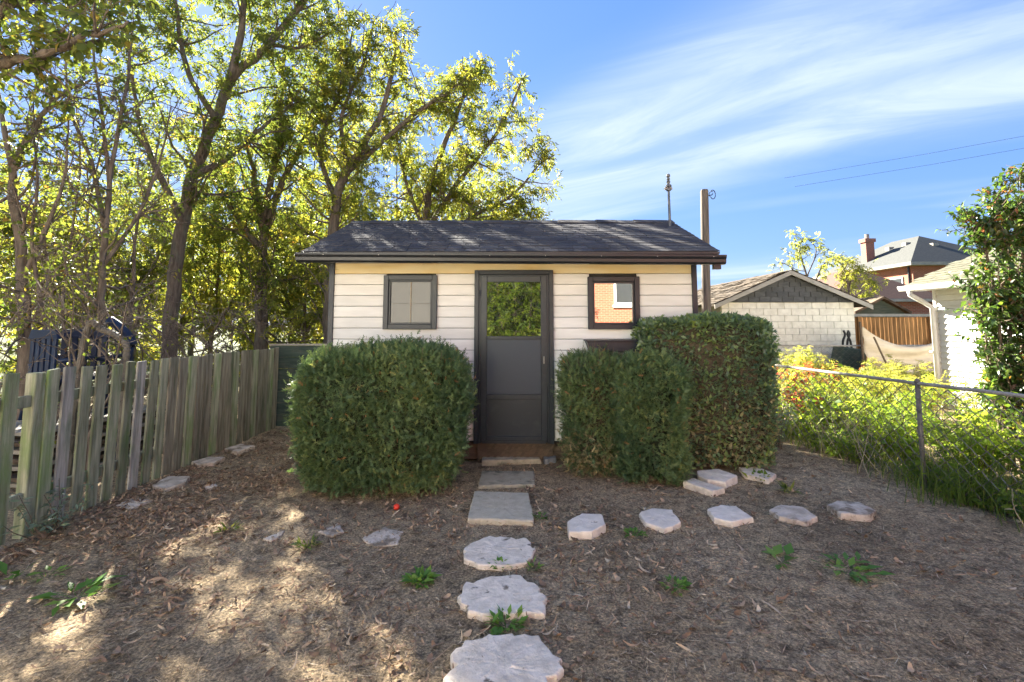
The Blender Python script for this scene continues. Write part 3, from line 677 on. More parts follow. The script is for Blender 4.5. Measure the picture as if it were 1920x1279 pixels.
# red lens flare spot, built as a small solid sphere
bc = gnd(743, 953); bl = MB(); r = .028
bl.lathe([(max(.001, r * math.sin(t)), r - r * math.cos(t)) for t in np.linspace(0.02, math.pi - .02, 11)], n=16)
tag(bl.build('flare_spot', M['red'], None, (bc[0], bc[1], float(gz(bc[0], bc[1])) + .004), smooth=True), 'small red sphere standing in for a lens flare spot before the clipped yew bush', 'flare_spot')

# ------------------------------------------------------------------ picket fence on the left
FX = -3.80
FE = thing('picket_fence', 'weathered mossy wooden picket fence along the left edge of the yard', 'fence', (FX, 3.3, 0))
zl = [3.20, 3.36, 3.53, 3.69, 4.02, 4.17] + list(4.33 + .158 * np.arange(23))
for i, y in enumerate(zl):
    hgt = 1.285 + random.uniform(-.010, .010); wd = .108 if i < 13 else .130
    m = MB(); lean = random.uniform(-.006, .006) + .014
    m.add([(x * wd / 2 * 0 + dx_, (yy * wd / 2) + lean * (zz / 1.28), zz) for dx_ in (-.011, .011) for yy in (-1, 1) for zz in (.015 + random.uniform(-.01, .02), hgt + random.uniform(-.006, .006)) for x in (0,)],
          [(0, 1, 3, 2), (4, 6, 7, 5), (0, 4, 5, 1), (2, 3, 7, 6), (0, 2, 6, 4), (1, 5, 7, 3)])
    pm = M['picket']
    if i in (5, 10): pm = M['picket_grey']
    elif i > 12 and i % 3: pm = M['picket_brown']
    m.build('picket', pm, FE, (random.uniform(-.006, .006), y - 3.3, 0), (0, random.uniform(-.012, .012), random.uniform(-.05, .05)), bevel=.004)
for y in (3.92, 5.85, 7.75): MB().box(-.10, -.013, -.044, .044, -.05, 1.27).build('post', M['picket'], FE, (0 if y > 4 else .02, y - 3.3, 0), bevel=.006)
for zz in (1.05, .30):
    MB().box(-.052, -.0135, -.2, .60, zz - .045, zz + .045).build('rail', M['picket'], FE, bevel=.003)
    MB().box(-.052, -.0135, .68, 4.6, zz - .045, zz + .045).build('rail', M['picket'], FE, bevel=.003)
MB().box(-.0530, -.012, .601, .607, 1.006, 1.094).build('rail_end', M['cut_end'], FE)
# dark green board panel that closes the gap to the shed
gp = thing('board_panel', 'dark green wooden panel between picket fence and shed', 'fence', (-3.98, 7.98, 0))
for k in range(7): MB().box(0, 1.76, -.012, .012, .02 + k * .185, .02 + k * .185 + .18).build('board', M['green_panel'], gp, bevel=.004)
MB().box(-.02, 1.78, -.02, .03, 1.318, 1.345).build('cap', M['fascia'], gp)
MB().box(.0, .08, .0125, .09, -.03, 1.316).build('post', M['green_panel'], gp)

# ------------------------------------------------------------------ clipped bushes
def rounded_points(n, hx, hy, hz, p=4.5, taper=.12, top_only=False):
    ar = A([hy * hz, hy * hz, hx * hz, hx * hz, hx * hy * 1.4]); f = rng.choice(5, n, p=ar / ar.sum())
    q = rng.uniform(-1, 1, (n, 3))
    for i, (ax, s) in enumerate([(0, 1), (0, -1), (1, 1), (1, -1), (2, 1)]): q[f == i, ax] = s
    r = (np.abs(q) ** p).sum(1) ** (1 / p); q = q / r[:, None]
    nrm = unit(np.sign(q) * np.abs(q) ** (p - 1) / A([hx, hy, hz])); P = q * A([hx, hy, hz])
    k = 1 - taper * np.clip((.2 - q[:, 2]) / 1.2, 0, 1) ** 1.6
    P[:, 0] *= k; P[:, 1] *= k
    lum = .05 * lump(P[:, 0] * 2.3 + P[:, 2] * 1.7 + hx * 9, P[:, 1] * 2.3 + P[:, 2] * 2.1)
    return P + nrm * lum[:, None], nrm
def clipped_bush(name, label, c, half, n, tmpl, mat, core, size=1.0, inward=.07, p=4.5, taper=.12, tint=(0, 1), dry=None, group=None, twigs=0, out=.6, rz=0, cat='bush', clump=0.0, twig_top=9):
    hx, hy, hz = half
    T = thing(name, label, cat, (c[0], c[1], 0), rz, group)
    # core
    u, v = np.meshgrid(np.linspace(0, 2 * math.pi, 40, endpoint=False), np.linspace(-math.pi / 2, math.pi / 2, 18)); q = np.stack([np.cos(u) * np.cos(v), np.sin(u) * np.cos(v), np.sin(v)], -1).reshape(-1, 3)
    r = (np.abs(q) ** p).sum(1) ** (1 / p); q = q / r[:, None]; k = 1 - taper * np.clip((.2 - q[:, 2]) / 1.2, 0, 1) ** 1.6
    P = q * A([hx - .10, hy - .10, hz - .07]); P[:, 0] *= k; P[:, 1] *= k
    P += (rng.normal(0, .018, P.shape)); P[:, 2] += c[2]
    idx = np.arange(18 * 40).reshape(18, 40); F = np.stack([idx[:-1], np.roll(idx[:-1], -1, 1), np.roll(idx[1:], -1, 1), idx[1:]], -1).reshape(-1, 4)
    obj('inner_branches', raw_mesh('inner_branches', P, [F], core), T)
    if clump:                              # sprays grouped in tufts with gaps between them
        nc = n // 26; Pc, Nc = rounded_points(nc, hx, hy, hz, p, taper); Pc = Pc - Nc * (rng.random(nc) ** 1.4 * .05)[:, None]
        w_ = rng.integers(0, nc, n); P = Pc[w_] + rng.normal(0, clump, (n, 3)); Nr = unit(P - (Pc[w_] - Nc[w_] * clump * 1.6)); dep = rng.random(n)
    else:
        P, Nr = rounded_points(n, hx, hy, hz, p, taper); dep = rng.random(n) ** 1.6 * inward; P = P - Nr * dep[:, None]
    P[:, 2] += c[2]
    ok = P[:, 2] > .03; P, Nr, dep = P[ok], Nr[ok], dep[ok]; n = len(P)
    Dr = unit(Nr * out + rng.normal(0, .55, (n, 3)) + A([0, 0, .35]))
    ti = np.clip(rng.normal(.45, .2, n) + .18 * lump(P[:, 0] * 4 + P[:, 2] * 3, P[:, 1] * 4 - P[:, 2] * 2), 0, .96) * (tint[1] - tint[0]) + tint[0]
    ti[rng.random(n) < .012] = 1.0
    sel = np.zeros(n, bool)
    if dry is not None: sel = rng.random(n) < dry(P)
    obj('foliage', scatter('foliage', tmpl, P[~sel], frames(Dr[~sel], jit=.7), rng.uniform(.7, 1.3, (~sel).sum()) * size, ti[~sel], mat), T)
    if sel.sum(): obj('dry_foliage', scatter('dry_foliage', tmpl, P[sel], frames(Dr[sel], jit=.7), rng.uniform(.7, 1.3, sel.sum()) * size, rng.random(sel.sum()), L_DRY), T)
    m = MB()
    for _ in range(12):
        a_ = rng.uniform(0, 6.28); e = A([math.cos(a_) * hx * .5, math.sin(a_) * hy * .5, .5]); m.tube([(e[0] * .35, e[1] * .35, -.05), (e[0] * .6, e[1] * .6, .2), tuple(e)], [.022, .016, .008], 5)
    m.build('stem', M['twig'], T)
    if twigs:
        m = MB(); P, Nr = rounded_points(twigs, hx, hy, hz, p, taper); P[:, 2] += c[2]
        for p_, nr in zip(P, Nr):
            if p_[2] < .1 or p_[2] > twig_top: continue
            d_ = unit(nr * .5 + A([0, 0, .9]) + rng.normal(0, .3, 3)); s0 = p_ - nr * .10 - d_ * .12
            m.tube([s0, s0 + d_ * .14 + nr * .05, s0 + d_ * rng.uniform(.2, .32) + nr * .09], [.005, .004, .002], 3, cap=False)
        tag(m.build('twigs', M['twig'], T), kind='stuff')
    return T
clipped_bush('yew_bush', 'large dark green clipped yew bush left of the shed door', (-1.33, 5.15, .685), (.825, .47, .69), 46000, SPRIG, L_YEW, M['fill_green'], 1.0, .07, 5.5, .16, twigs=60, clump=.042)
clipped_bush('yew_bush', 'clipped yew bush with bare lower twigs right of the shed door', (.98, 5.60, .62), (.36, .26, .62), 14000, SPRIG, L_YEW, M['fill_brown'], 1.0, .06, 5, .30,
             dry=lambda P: np.clip((.55 - P[:, 2]) * 1.6, 0, .6) * (P[:, 0] < .15), twigs=320, clump=.038)
clipped_bush('yew_bush', 'narrow dark yew bush standing in front of the broadleaf hedge', (1.49, 5.32, .61), (.31, .25, .62), 15000, SPRIG, L_YEW, M['fill_green'], 1.0, .06, 4.5, .16, twigs=20, clump=.038)
clipped_bush('broadleaf_hedge', 'tall clipped broadleaf hedge with yellowish lower leaves beside the shed window', (2.27, 6.0 - .16, .87), (.78, .34, .87), 21000, OVAL, L_HEDGE, M['fill_brown'], 1.3, .12, 9, .03,
             dry=lambda P: np.clip((1.0 - P[:, 2]) * .65, 0, .4), twigs=1300, twig_top=1.25, out=.5, cat='hedge')

# ------------------------------------------------------------------ chain link fences
def chain_fence(name, label, A0, B0, hgt, posts, d, wr, tube_r, s0=0, group=None):
    A0, B0 = A([*A0, 0.]), A([*B0, 0.]); L = np.linalg.norm(B0 - A0); u = (B0 - A0) / L
    T = thing(name, label, 'fence', A0, math.atan2(u[1], u[0]), group)
    MB().tube([(0, 0, hgt), (L * .5, 0, hgt - .006), (L, 0, hgt)], tube_r, 8).build('top_rail', M['metal'], T, smooth=True)
    for s in posts:
        p = MB(); p.tube([(s, .0, -.1), (s, 0, hgt + .01)], tube_r * 1.25, 10); p.lathe([(tube_r * 1.3, 0), (tube_r * 1.5, .01), (tube_r * 1.2, .035), (.004, .05)], (s, 0, hgt - .005), 10)
        P = p.build('post', M['post_metal'], T, smooth=True)
        for zz in (.3, .65, .98): MB().tube([(s - .03, -.03, zz * hgt), (s + .03, -.03, zz * hgt)], .004, 5).build('tie_wire', M['wire'], P)
    m = MB(); n = int(L / d); rows = int(hgt / (d * .85))
    for i in range(n):
        pts = A([(i * d + d / 2 * (-1) ** (k + i) + d / 2 + rng.normal(0, d * .05), .018 * (1 if (k + i) % 2 else -1) * .3 - tube_r, .02 + (hgt - .05) * k / rows) for k in range(rows + 1)])
        m.tube(pts, wr, 3, cap=False)
    tag(m.build('wire_mesh', M['wire'], T), kind='stuff')
    return T
f0, f1 = at(1440, 684, 7.25), at(1722, 718, 5.02)
Z_F = 1.07
fa, fb = (3.84, 7.6), (4.50, 2.6)
chain_fence('wire_fence', 'chain link fence with grey pipe top rail along the weeds', fa, fb, 1.06, [.05, 2.60, 4.95], .075, .0055, .018)
bz = 13.2
chain_fence('wire_fence', 'distant chain link fence in front of the block garage', (6.2, bz), (12.2, bz), 1.10, [.1, 1.9, 3.35, 5.4], .085, .0035, .022)

# ------------------------------------------------------------------ weeds
def plant(name, label, base, hgt, stems, spread, tmpl, mat, per, size, group=None, cat='weed', tint=(0, 1), droop=.1, stem_mat=None, lo=.1, root_r=.05):
    T = thing(name, label, cat, (base[0], base[1], float(gz(base[0], base[1]))), 0, group); m = MB(); LP, LD = [], []
    for _ in range(stems):
        a_ = rng.uniform(0, 6.28); d_ = A([math.cos(a_) * spread, math.sin(a_) * spread, 1]); hh_ = hgt * rng.uniform(.6, 1.05)
        P = wander(A([rng.normal(0, root_r), rng.normal(0, root_r), -.02]), d_, hh_, 6, .10, .03); m.tube(P, np.linspace(.0055, .002, len(P)), 3, cap=False)
        for _ in range(per):
            q = lo + (1 - lo) * rng.random() ** .8; s = q * 6; i = int(min(s, 5)); LP.append(P[i] + (P[i + 1] - P[i]) * (s - i)); a2 = rng.uniform(0, 6.28); LD.append(A([math.cos(a2), math.sin(a2), rng.uniform(-droop - .3, .7)]))
    m.build('stems', stem_mat or M['twig'], T)
    n = len(LP); ti = np.clip(rng.normal(.5, .22, n), 0, 1) * (tint[1] - tint[0]) + tint[0]
    obj('leaves', scatter('leaves', tmpl, A(LP), frames(A(LD), jit=.5), rng.uniform(.6, 1.3, n) * size, ti, mat), T)
    return T
NARROW = [leaflet(.09, .02, .3, .25), leaflet(.07, .022, .3, .1), leaflet(.10, .018, .3, .5)]
WEEDL = [leaflet(.07, .045, .25, .25), leaflet(.08, .04, .3, .4), leaflet(.06, .045, .2, .1)]
FERN = [compound(3, .05, .016, .10), compound(3, .045, .014, .12)]
def fence_x(y): return fa[0] + (fb[0] - fa[0]) * (y - fa[1]) / (fb[1] - fa[1])
def right_of_fence(y, off): return fence_x(y) + off
for i in range(70):
    y = rng.uniform(3.4, 9.5); x = right_of_fence(y, .38 + 2.5 * rng.random() ** 1.4) if y < 7.6 else rng.uniform(3.6, 6.6)
    kind = rng.choice(3, p=[.5, .3, .2])
    hg = rng.uniform(.6, 1.1) * (1.0 if x - fence_x(y) > .5 else .8)
    plant('leafy_weed', ['leafy green weed in the overgrown strip beyond the wire fence', 'narrow leaved green weed in the overgrown strip beyond the wire fence', 'feathery light green weed in the overgrown strip beyond the wire fence'][kind], (x, y), hg, 9, .45,
          [WEEDL, NARROW, FERN][kind], L_WEED, [16, 22, 13][kind], [1.25, 1.3, 1.3][kind], 'weeds beyond the wire fence: ' + ['leafy', 'narrow', 'feathery'][kind], tint=(0, 1))
for i in range(34):
    y = rng.uniform(3.2, 7.6); x = fence_x(y) + abs(rng.normal(.14, .12)) - (.14 if i % 6 == 0 else 0); kind = i % 3
    plant('fence_weed', ['low leafy weed rooted at the foot of the wire fence', 'low narrow leaved weed rooted at the foot of the wire fence', 'low feathery weed rooted at the foot of the wire fence'][kind], (x, y), rng.uniform(.2, .42), 8, .55,
          [WEEDL, NARROW, FERN][kind], L_WEED, [11, 16, 9][kind], 1.0, 'weeds at the fence foot: ' + ['leafy', 'narrow', 'feathery'][kind], tint=(0, .8))
for i in range(14):
    y = rng.uniform(3.3, 7.4); plant('dry_stalk', 'dry tan weed stalk standing along the wire fence', (fence_x(y) + rng.normal(.1, .2), y), rng.uniform(.5, .95), 3, .5, NARROW, L_DRY, 6, .8, 'dry stalks along the wire fence', stem_mat=M['muntin'])
for i in range(24):
    y = rng.uniform(7.0, 12.5); x = rng.uniform(.55, .95) * y + rng.uniform(-.2, .5)
    if x > 7.6 and y < 10: x = 7.4 - rng.random()
    plant('golden_weed', 'yellow goldenrod like weed in the sunny patch before the white garage', (x, y), rng.uniform(.75, 1.05), 9, .4, FERN, L_GOLD, 20, 1.35, 'golden weeds in the sun', tint=(0, 1))
for (px_, Y_, h_) in ((1478, 9.3, 1.2), (1500, 9.6, 1.15), (1522, 9.2, 1.0), (1552, 9.6, 1.1), (1576, 10, 1.0), (1470, 7.9, .85), (1502, 7.6, .8)):
    p = at(px_, 700, Y_)
    plant('red_leaved_shrub', 'red autumn leaved shrub behind the wire fence', (p[0], Y_), h_, 7, .3, WEEDL, L_RED, 16, 1.1, 'red leaved shrubs', cat='shrub', lo=.45)
for (px_, Y_, h_) in ((1497, 10.5, 1.35), (1510, 10.8, 1.3), (1530, 10.4, 1.2)):
    p = at(px_, 700, Y_)
    plant('pale_yellow_shrub', 'pale yellow feathery shrub before the block garage', (p[0], Y_), h_, 10, .3, FERN, L_GOLD, 24, 1.3, 'pale yellow shrubs', cat='shrub', lo=.3)
for (px_, Y_, h_) in ((1440, 6.9, .75), (1452, 6.6, .6)):
    p = at(px_, 760, Y_)
    plant('grey_green_weed', 'bluish grey green weed at the hedge end', (p[0], Y_), h_, 12, .35, NARROW, L_BLUEG, 26, 1.0, 'grey green weeds by the hedge')
p = gnd(95, 950)
plant('grey_green_weed', 'bluish grey green weed growing through the picket fence gap', (FX + .12, 3.95), .42, 16, .9, NARROW, L_BLUEG, 16, .8, droop=.0)

def blades(n, fx, hmin, hmax, w_=.006, lean=.5):
    """curved grass blades as one mesh"""
    P = fx(n); a_ = rng.uniform(0, 6.28, n); h_ = rng.uniform(hmin, hmax, n); ln = rng.uniform(.1, 1, n) * lean; d_ = np.stack([np.cos(a_), np.sin(a_), np.zeros(n)], 1); s_ = np.stack([-np.sin(a_), np.cos(a_), np.zeros(n)], 1) * w_
    V = []
    for t, ws in ((0, 1), (.4, .85), (.75, .6), (1, .08)):
        c_ = P + d_ * (ln * h_ * t * t)[:, None] + A([0, 0, 1]) * (h_ * (t - .35 * ln * t * t))[:, None]; V += [c_ - s_ * ws, c_ + s_ * ws]
    V = np.stack(V, 1).reshape(-1, 3); b_ = np.arange(n)[:, None] * 8; F = np.concatenate([b_ + A([[0, 1, 3, 2]]), b_ + A([[2, 3, 5, 4]]), b_ + A([[4, 5, 7, 6]])])
    return V, F, np.repeat(np.clip(rng.normal(.5, .25, n), 0, 1), 8)
def strip(n):
    y = rng.uniform(2.7, 9.5, n); x = fence_x(np.minimum(y, 7.6)) + rng.normal(.16, .2, n) + (rng.random(n) < .55) * rng.uniform(0, 2.8, n)
    x += np.where(y > 7.6, rng.uniform(-.6, 2.5, n), 0); keep_ = rng.random(n) < np.clip((x - fence_x(np.minimum(y, 7.6)) + .45) * 2.5, 0.05, 1)
    x = np.where(keep_, x, x + .6); return np.stack([x, y, gz(x, y)], 1)
V, F, t = blades(4500, strip, .06, .30, .004, 1.1)
tag(obj('tall_grass', raw_mesh('tall_grass', V, [F], L_GRASS, t)), 'tall unmown grass along the wire fence', 'grass', kind='stuff')
def strip2(n):
    y = rng.uniform(2.9, 5.0, n); y = y + .12 * np.sin(y * 9); x = fence_x(y) + rng.normal(.12, .2, n) + .12 * np.sin(y * 5); return np.stack([x, y, gz(x, y)], 1)
V, F, t = blades(900, strip2, .15, .55, .0045, 1.0)
tag(obj('dark_grass', raw_mesh('dark_grass', V, [F], L_GRASS, t * .6)), 'dark long grass clump under the right shrub', 'grass', kind='stuff')

# weeds sprouting in the yard
LOBE = [leaflet(.075, .034, .15, .15), leaflet(.06, .032, .1, -.05), leaflet(.085, .03, .2, .3)]
def sprout(px_, label, n, r_, mat=L_SPROUT, size=1.0, tmpl=LOBE, flat=.35, group='small green weeds in the bare soil'):
    c_ = gnd(*px_); T = thing('sprout_weed', label, 'weed', (c_[0], c_[1], float(gz(c_[0], c_[1]))), 0, group); a_ = rng.uniform(0, 6.28, n)
    P = np.stack([np.cos(a_) * r_ * rng.random(n) ** .7, np.sin(a_) * r_ * rng.random(n) ** .7, rng.uniform(.004, .035, n)], 1)
    Dr = np.stack([np.cos(a_ + rng.normal(0, .5, n)), np.sin(a_ + rng.normal(0, .5, n)), rng.uniform(.05, flat * 2, n)], 1)
    obj('leaves', scatter('leaves', tmpl, P, frames(Dr, jit=.25), rng.uniform(.5, 1.1, n) * size, rng.random(n), mat), T)
    m = MB()
    for i in range(0, n, 4): m.tube([(0, 0, -.01), tuple(P[i])], .002, 3)
    m.build('stems', mat, T)
    return T
sprout((787, 1088), 'bushy bright green weed left of the pinkish stepping stone', 90, .075, flat=.6)
sprout((948, 1172), 'green weed between the two largest stepping stones', 60, .085)
sprout((938, 1062), 'small weed at the near rim of the rounded stepping stone', 30, .06, size=.7)
sprout((1265, 1104), 'low weed in open soil right of the pinkish stone', 40, .07, size=.8)
sprout((1590, 1075), 'spreading leafy weed in the bare soil near the hex row end', 46, .16, size=1.35)
sprout((1460, 1056), 'long leaved dock weed in bare soil before the middle hex stones', 9, .08, size=2.2)
sprout((1010, 972), 'small weed at the right edge of the large square paver', 28, .05, size=.7)
sprout((1190, 1004), 'low weed in front of the specked hexagonal stone', 34, .07, size=.8)
sprout((1000, 1068), 'grassy tuft right of the rounded stepping stone', 20, .04, size=.7, tmpl=NARROW, flat=.9)
sprout((145, 1118), 'broad leaved weed clump in the soil before the mossy pickets', 26, .13, size=1.6)
sprout((20, 1083), 'broad leaved seedling close to the fence start', 8, .07, size=1.8)
sprout((86, 1080), 'small upright seedling by the broad leaved clump', 10, .06, size=1.3)
sprout((577, 1022), 'yellowish grass tuft before the half buried stones', 40, .07, L_GRASS, .9, NARROW, .9)
sprout((430, 992), 'yellowish grass tuft among dry leaves by the picket fence', 40, .08, L_GRASS, .9, NARROW, .9)
sprout((1480, 925), 'thin grass tuft behind the hexagonal stones', 30, .06, L_GRASS, 1.4, NARROW, 1.2)
sprout((1420, 900), 'green sprigs beside the lumpy stone', 26, .10, L_WEED, 1.3, WEEDL, .9)
sprout((1046, 846), 'leafy sprigs beside the door step under the yew', 36, .10, L_YEW, 1.6, NARROW, 1.4)

# ------------------------------------------------------------------ litter on the soil
def curl(L, W, c, seg=4):
    V, F = [], []
    for i in range(seg + 1):
        t = i / seg; ww = W / 2 * math.sin(math.pi * (.08 + .84 * t)) ; a = c * (t - .5); x = L * (t - .5); zz = c * L * .35 * (t - .5) ** 2 * 4 * .3
        V += [(x, -ww, zz + ww * .5), (x, ww, zz + ww * .35)]
    for i in range(seg): F.append((2 * i, 2 * i + 1, 2 * i + 3, 2 * i + 2))
    return A(V), A(F)
def twist(L, W, c, tw, bend, seg=5):
    V, F = [], []
    for i in range(seg + 1):
        t = i / seg; ww = W / 2 * (math.sin(math.pi * (.1 + .8 * t)) ** .8); a = tw * (t - .4) * 2 + random.uniform(-.3, .3)
        x = L * (t - .5); yb = bend * L * (t - .5) ** 2; zb = c * L * (t - .5) ** 2 + random.uniform(0, .004)
        V += [(x, yb - ww * math.cos(a), zb - ww * math.sin(a)), (x, yb + ww * math.cos(a), zb + ww * math.sin(a))]
    for i in range(seg): F.append((2 * i, 2 * i + 1, 2 * i + 3, 2 * i + 2))
    return A(V), A(F)
CURLS = [twist(random.uniform(.05, .10), random.uniform(.007, .017), random.uniform(-.5, 1.3), random.uniform(-1.3, 1.3), random.uniform(-1.2, 1.2)) for _ in range(14)] + [twist(.06, .03, .7, .5, .3), twist(.05, .026, 1.2, -.6, -.2)]
def litter(n, sampler, tm, smin, smax, zoff, mat, name, label, tilt=.28):
    P = sampler(n); n = len(P); a_ = rng.uniform(0, 6.28, n); Dr = np.stack([np.cos(a_), np.sin(a_), rng.normal(0, tilt * .6, n)], 1)
    P = np.stack([P[:, 0], P[:, 1], gz(P[:, 0], P[:, 1]) + rng.uniform(.001, zoff, n)], 1)
    return tag(obj(name, scatter(name, tm, P, frames(Dr, jit=tilt), rng.uniform(smin, smax, n), np.clip(rng.beta(2, 2.6, n), 0, 1), mat)), label, 'litter', kind='stuff')
def yard(n):       # thicker on the left and by the bush, thin on the right
    x = rng.uniform(-3.75, 4.2, n * 4); y = 1.5 + 6.2 * rng.random(n * 4) ** 1.15
    dens = .16 + .84 * np.clip((-.2 - x) / 1.5, 0, 1) * np.clip((y - 2.1) / 1.6, .12, 1) + .25 * np.exp(-((x) ** 2 + (y - 4.6) ** 2) / .9)
    dens *= np.clip(.55 + .6 * lump(x * 1.9 + 3, y * 1.9), .12, 1.4); k = rng.random(n * 4) < dens * .75
    return np.stack([x[k], y[k]], 1)[:n]
litter(24000, yard, CURLS, .45, 1.25, .016, M_LITTER, 'fallen_leaves', 'curled dry brown leaves scattered over the soil')
def evenly(n):
    x = rng.uniform(-3.75, 4.4, n); y = 1.5 + 5.5 * rng.random(n) ** 1.4; return np.stack([x, y], 1)
CH = [curl(.022, .006, .3, 1), curl(.03, .005, .3, 1), curl(.014, .008, .2, 1), curl(.04, .003, .5, 2)]
litter(72000, evenly, CH, .6, 1.6, .014, M_CHIP, 'mulch_chips', 'fine mulch chips covering the bare soil', .35)
TW = [curl(.22, .005, .3, 5), curl(.16, .004, .6, 5), curl(.28, .005, .15, 5)]
litter(1600, evenly, TW, .3, 1.1, .012, M_LITTER, 'loose_twigs', 'thin dry twigs and stalks lying on the soil', .12)

ST = [curl(.05, .0035, .5, 2), curl(.07, .003, .3, 3), curl(.035, .0045, .8, 2)]
litter(9000, evenly, ST, .5, 1.3, .014, tinted('dry_straw', [(0, (.22, .16, .10)), (.6, (.46, .37, .24)), (1, (.70, .60, .44))]), 'dry_straw', 'short dry straw bits strewn over the soil', .3)

# ------------------------------------------------------------------ trees on the left and behind the shed
def outline(pts):                       # crown limit as seen from the path: a sky line of the tree group
    xs, ys = A([p[0] for p in pts], float), A([p[1] for p in pts], float)
    def k(p):
        d_ = p - A([0, 0, CAM_H]); Yc = d_[1] * math.cos(PITCH) + d_[2] * math.sin(PITCH); Zc = -d_[1] * math.sin(PITCH) + d_[2] * math.cos(PITCH)
        if Yc < .5: return False
        x = 959.5 + F_PX * d_[0] / Yc; y = PP_Y - F_PX * Zc / Yc
        if x > 1052 or y < -70: return False
        return y > np.interp(x, xs, ys) + rng.normal(0, 14)
    return k
SKY = outline([(-400, -400), (560, -300), (640, -60), (690, 20), (760, 25), (800, 90), (850, 130), (900, 90), (960, 95), (1000, 150), (1020, 220), (1055, 290)])
def limb(Y, pts, r0, r1, dY=0):
    n = len(pts); return ([at(x, y, Y + dY * i / max(1, n - 1)) for i, (x, y) in enumerate(pts)], r0, r1)
def rooted(Y, pts, r0, r1, dY=0):
    P, a_, b_ = limb(Y, pts, r0, r1, dY); g = P[0].copy(); g[2] = -.1; return ([g] + P, a_ * 1.1, b_)

make_tree('box_elder_tree', 'large leaning tree with thick dark trunk behind the picket fence', [
    rooted(9.6, [(318, 640), (332, 480), (362, 330), (404, 222), (432, 150), (505, 82), (570, 0), (640, -90)], .135, .05, .3),
    limb(9.7, [(432, 150), (452, 60), (460, -40), (470, -160)], .09, .03),
    limb(9.6, [(362, 330), (420, 300), (490, 240), (560, 190)], .08, .02, 1),
    limb(9.6, [(345, 420), (300, 330), (262, 230), (240, 90)], .08, .02, -.8),
    limb(9.9, [(505, 82), (560, 90), (620, 60)], .05, .015, .6),
    limb(9.6, [(404, 222), (350, 130), (330, 10), (300, -120)], .07, .02, .5)],
    n2=15, L2=1.8, n3=8, L3=.7, leaf_mat=L_DARK, per=6, size=.95, tmin=.3, keep=SKY, tint=(0, 1))
make_tree('box_elder_tree', 'multi stemmed leafy tree beside the leaning trunk', [
    rooted(11.5, [(488, 640), (490, 520), (492, 430), (478, 350), (462, 270)], .17, .04),
    limb(11.5, [(492, 430), (505, 350), (520, 260), (530, 150), (540, 30)], .10, .025),
    limb(11.5, [(494, 440), (530, 340), (575, 250), (600, 130)], .10, .025, .5),
    limb(11.5, [(490, 470), (440, 400), (400, 330)], .07, .02, -.5)],
    n2=17, L2=1.7, n3=8, L3=.65, leaf_mat=L_ELDER, per=5, size=.95, tmin=.12, keep=SKY)
make_tree('box_elder_tree', 'airy yellow green tree rising behind the shed roof', [
    rooted(11.0, [(618, 560), (622, 440), (642, 330), (690, 262), (730, 160), (742, 60)], .16, .03),
    limb(11.0, [(642, 330), (700, 280), (770, 220), (835, 175), (880, 140)], .08, .02, .6),
    limb(11.0, [(630, 380), (600, 280), (640, 160), (660, 60)], .07, .02),
    limb(11.0, [(650, 320), (640, 220), (680, 120), (700, 40)], .06, .015, -.4)],
    n2=22, L2=1.45, n3=7, L3=.6, leaf_mat=L_ELDER2, per=6, size=.92, tmin=.12, keep=SKY, bare=.12)
make_tree('box_elder_tree', 'yellow green tree with long drooping branches over the shed ridge', [
    rooted(11.8, [(800, 560), (798, 420), (810, 330), (850, 230), (880, 150), (905, 110)], .12, .02),
    limb(11.8, [(800, 430), (860, 340), (930, 250), (970, 170), (985, 140)], .07, .015),
    limb(11.8, [(800, 460), (880, 410), (960, 365), (1010, 310), (1040, 290)], .06, .012, -.4),
    limb(11.8, [(800, 440), (760, 340), (740, 240)], .06, .02),
    limb(11.8, [(810, 450), (900, 430), (990, 400)], .05, .012)],
    n2=25, L2=1.15, n3=7, L3=.55, leaf_mat=L_ELDER2, per=6, size=.92, tmin=.1, keep=SKY, spread=.85, bare=.05)
# tangled brush right behind the fence
make_tree('brush_tree', 'tangled half bare tree with bent stems close behind the fence start', [
    rooted(6.9, [(195, 690), (190, 560), (197, 430), (208, 330), (238, 160), (250, 40)], .06, .012),
    limb(6.9, [(197, 430), (170, 300), (130, 200), (120, 60)], .035, .01),
    limb(6.9, [(192, 500), (260, 400), (300, 300), (320, 200)], .03, .008, .5),
    limb(6.9, [(205, 345), (190, 210), (175, 90), (180, -40)], .03, .008)],
    n2=20, L2=1.0, n3=6, L3=.45, leaf_mat=L_DARK, tmpl=BROAD, per=5, size=.7, tmin=.1, bare=.5, bark=M['bark_grey'], spread=1.1, up=.03)
make_tree('brush_tree', 'grey stemmed brush tree with a forked trunk at the fence start', [
    rooted(6.4, [(48, 690), (42, 520), (30, 400), (24, 320), (60, 250), (110, 180), (170, 150)], .075, .015),
    limb(6.4, [(24, 320), (5, 230), (-10, 120), (-5, -20)], .04, .01),
    limb(6.4, [(42, 520), (90, 420), (120, 330), (128, 220)], .035, .01),
    limb(6.4, [(95, 690), (75, 560), (60, 450), (70, 330), (55, 200)], .03, .01)],
    n2=20, L2=1.1, n3=6, L3=.5, leaf_mat=L_ELDER, tmpl=BROAD, per=6, size=.75, tmin=.1, bare=.4, bark=M['bark_grey'], spread=1.1, up=.03)
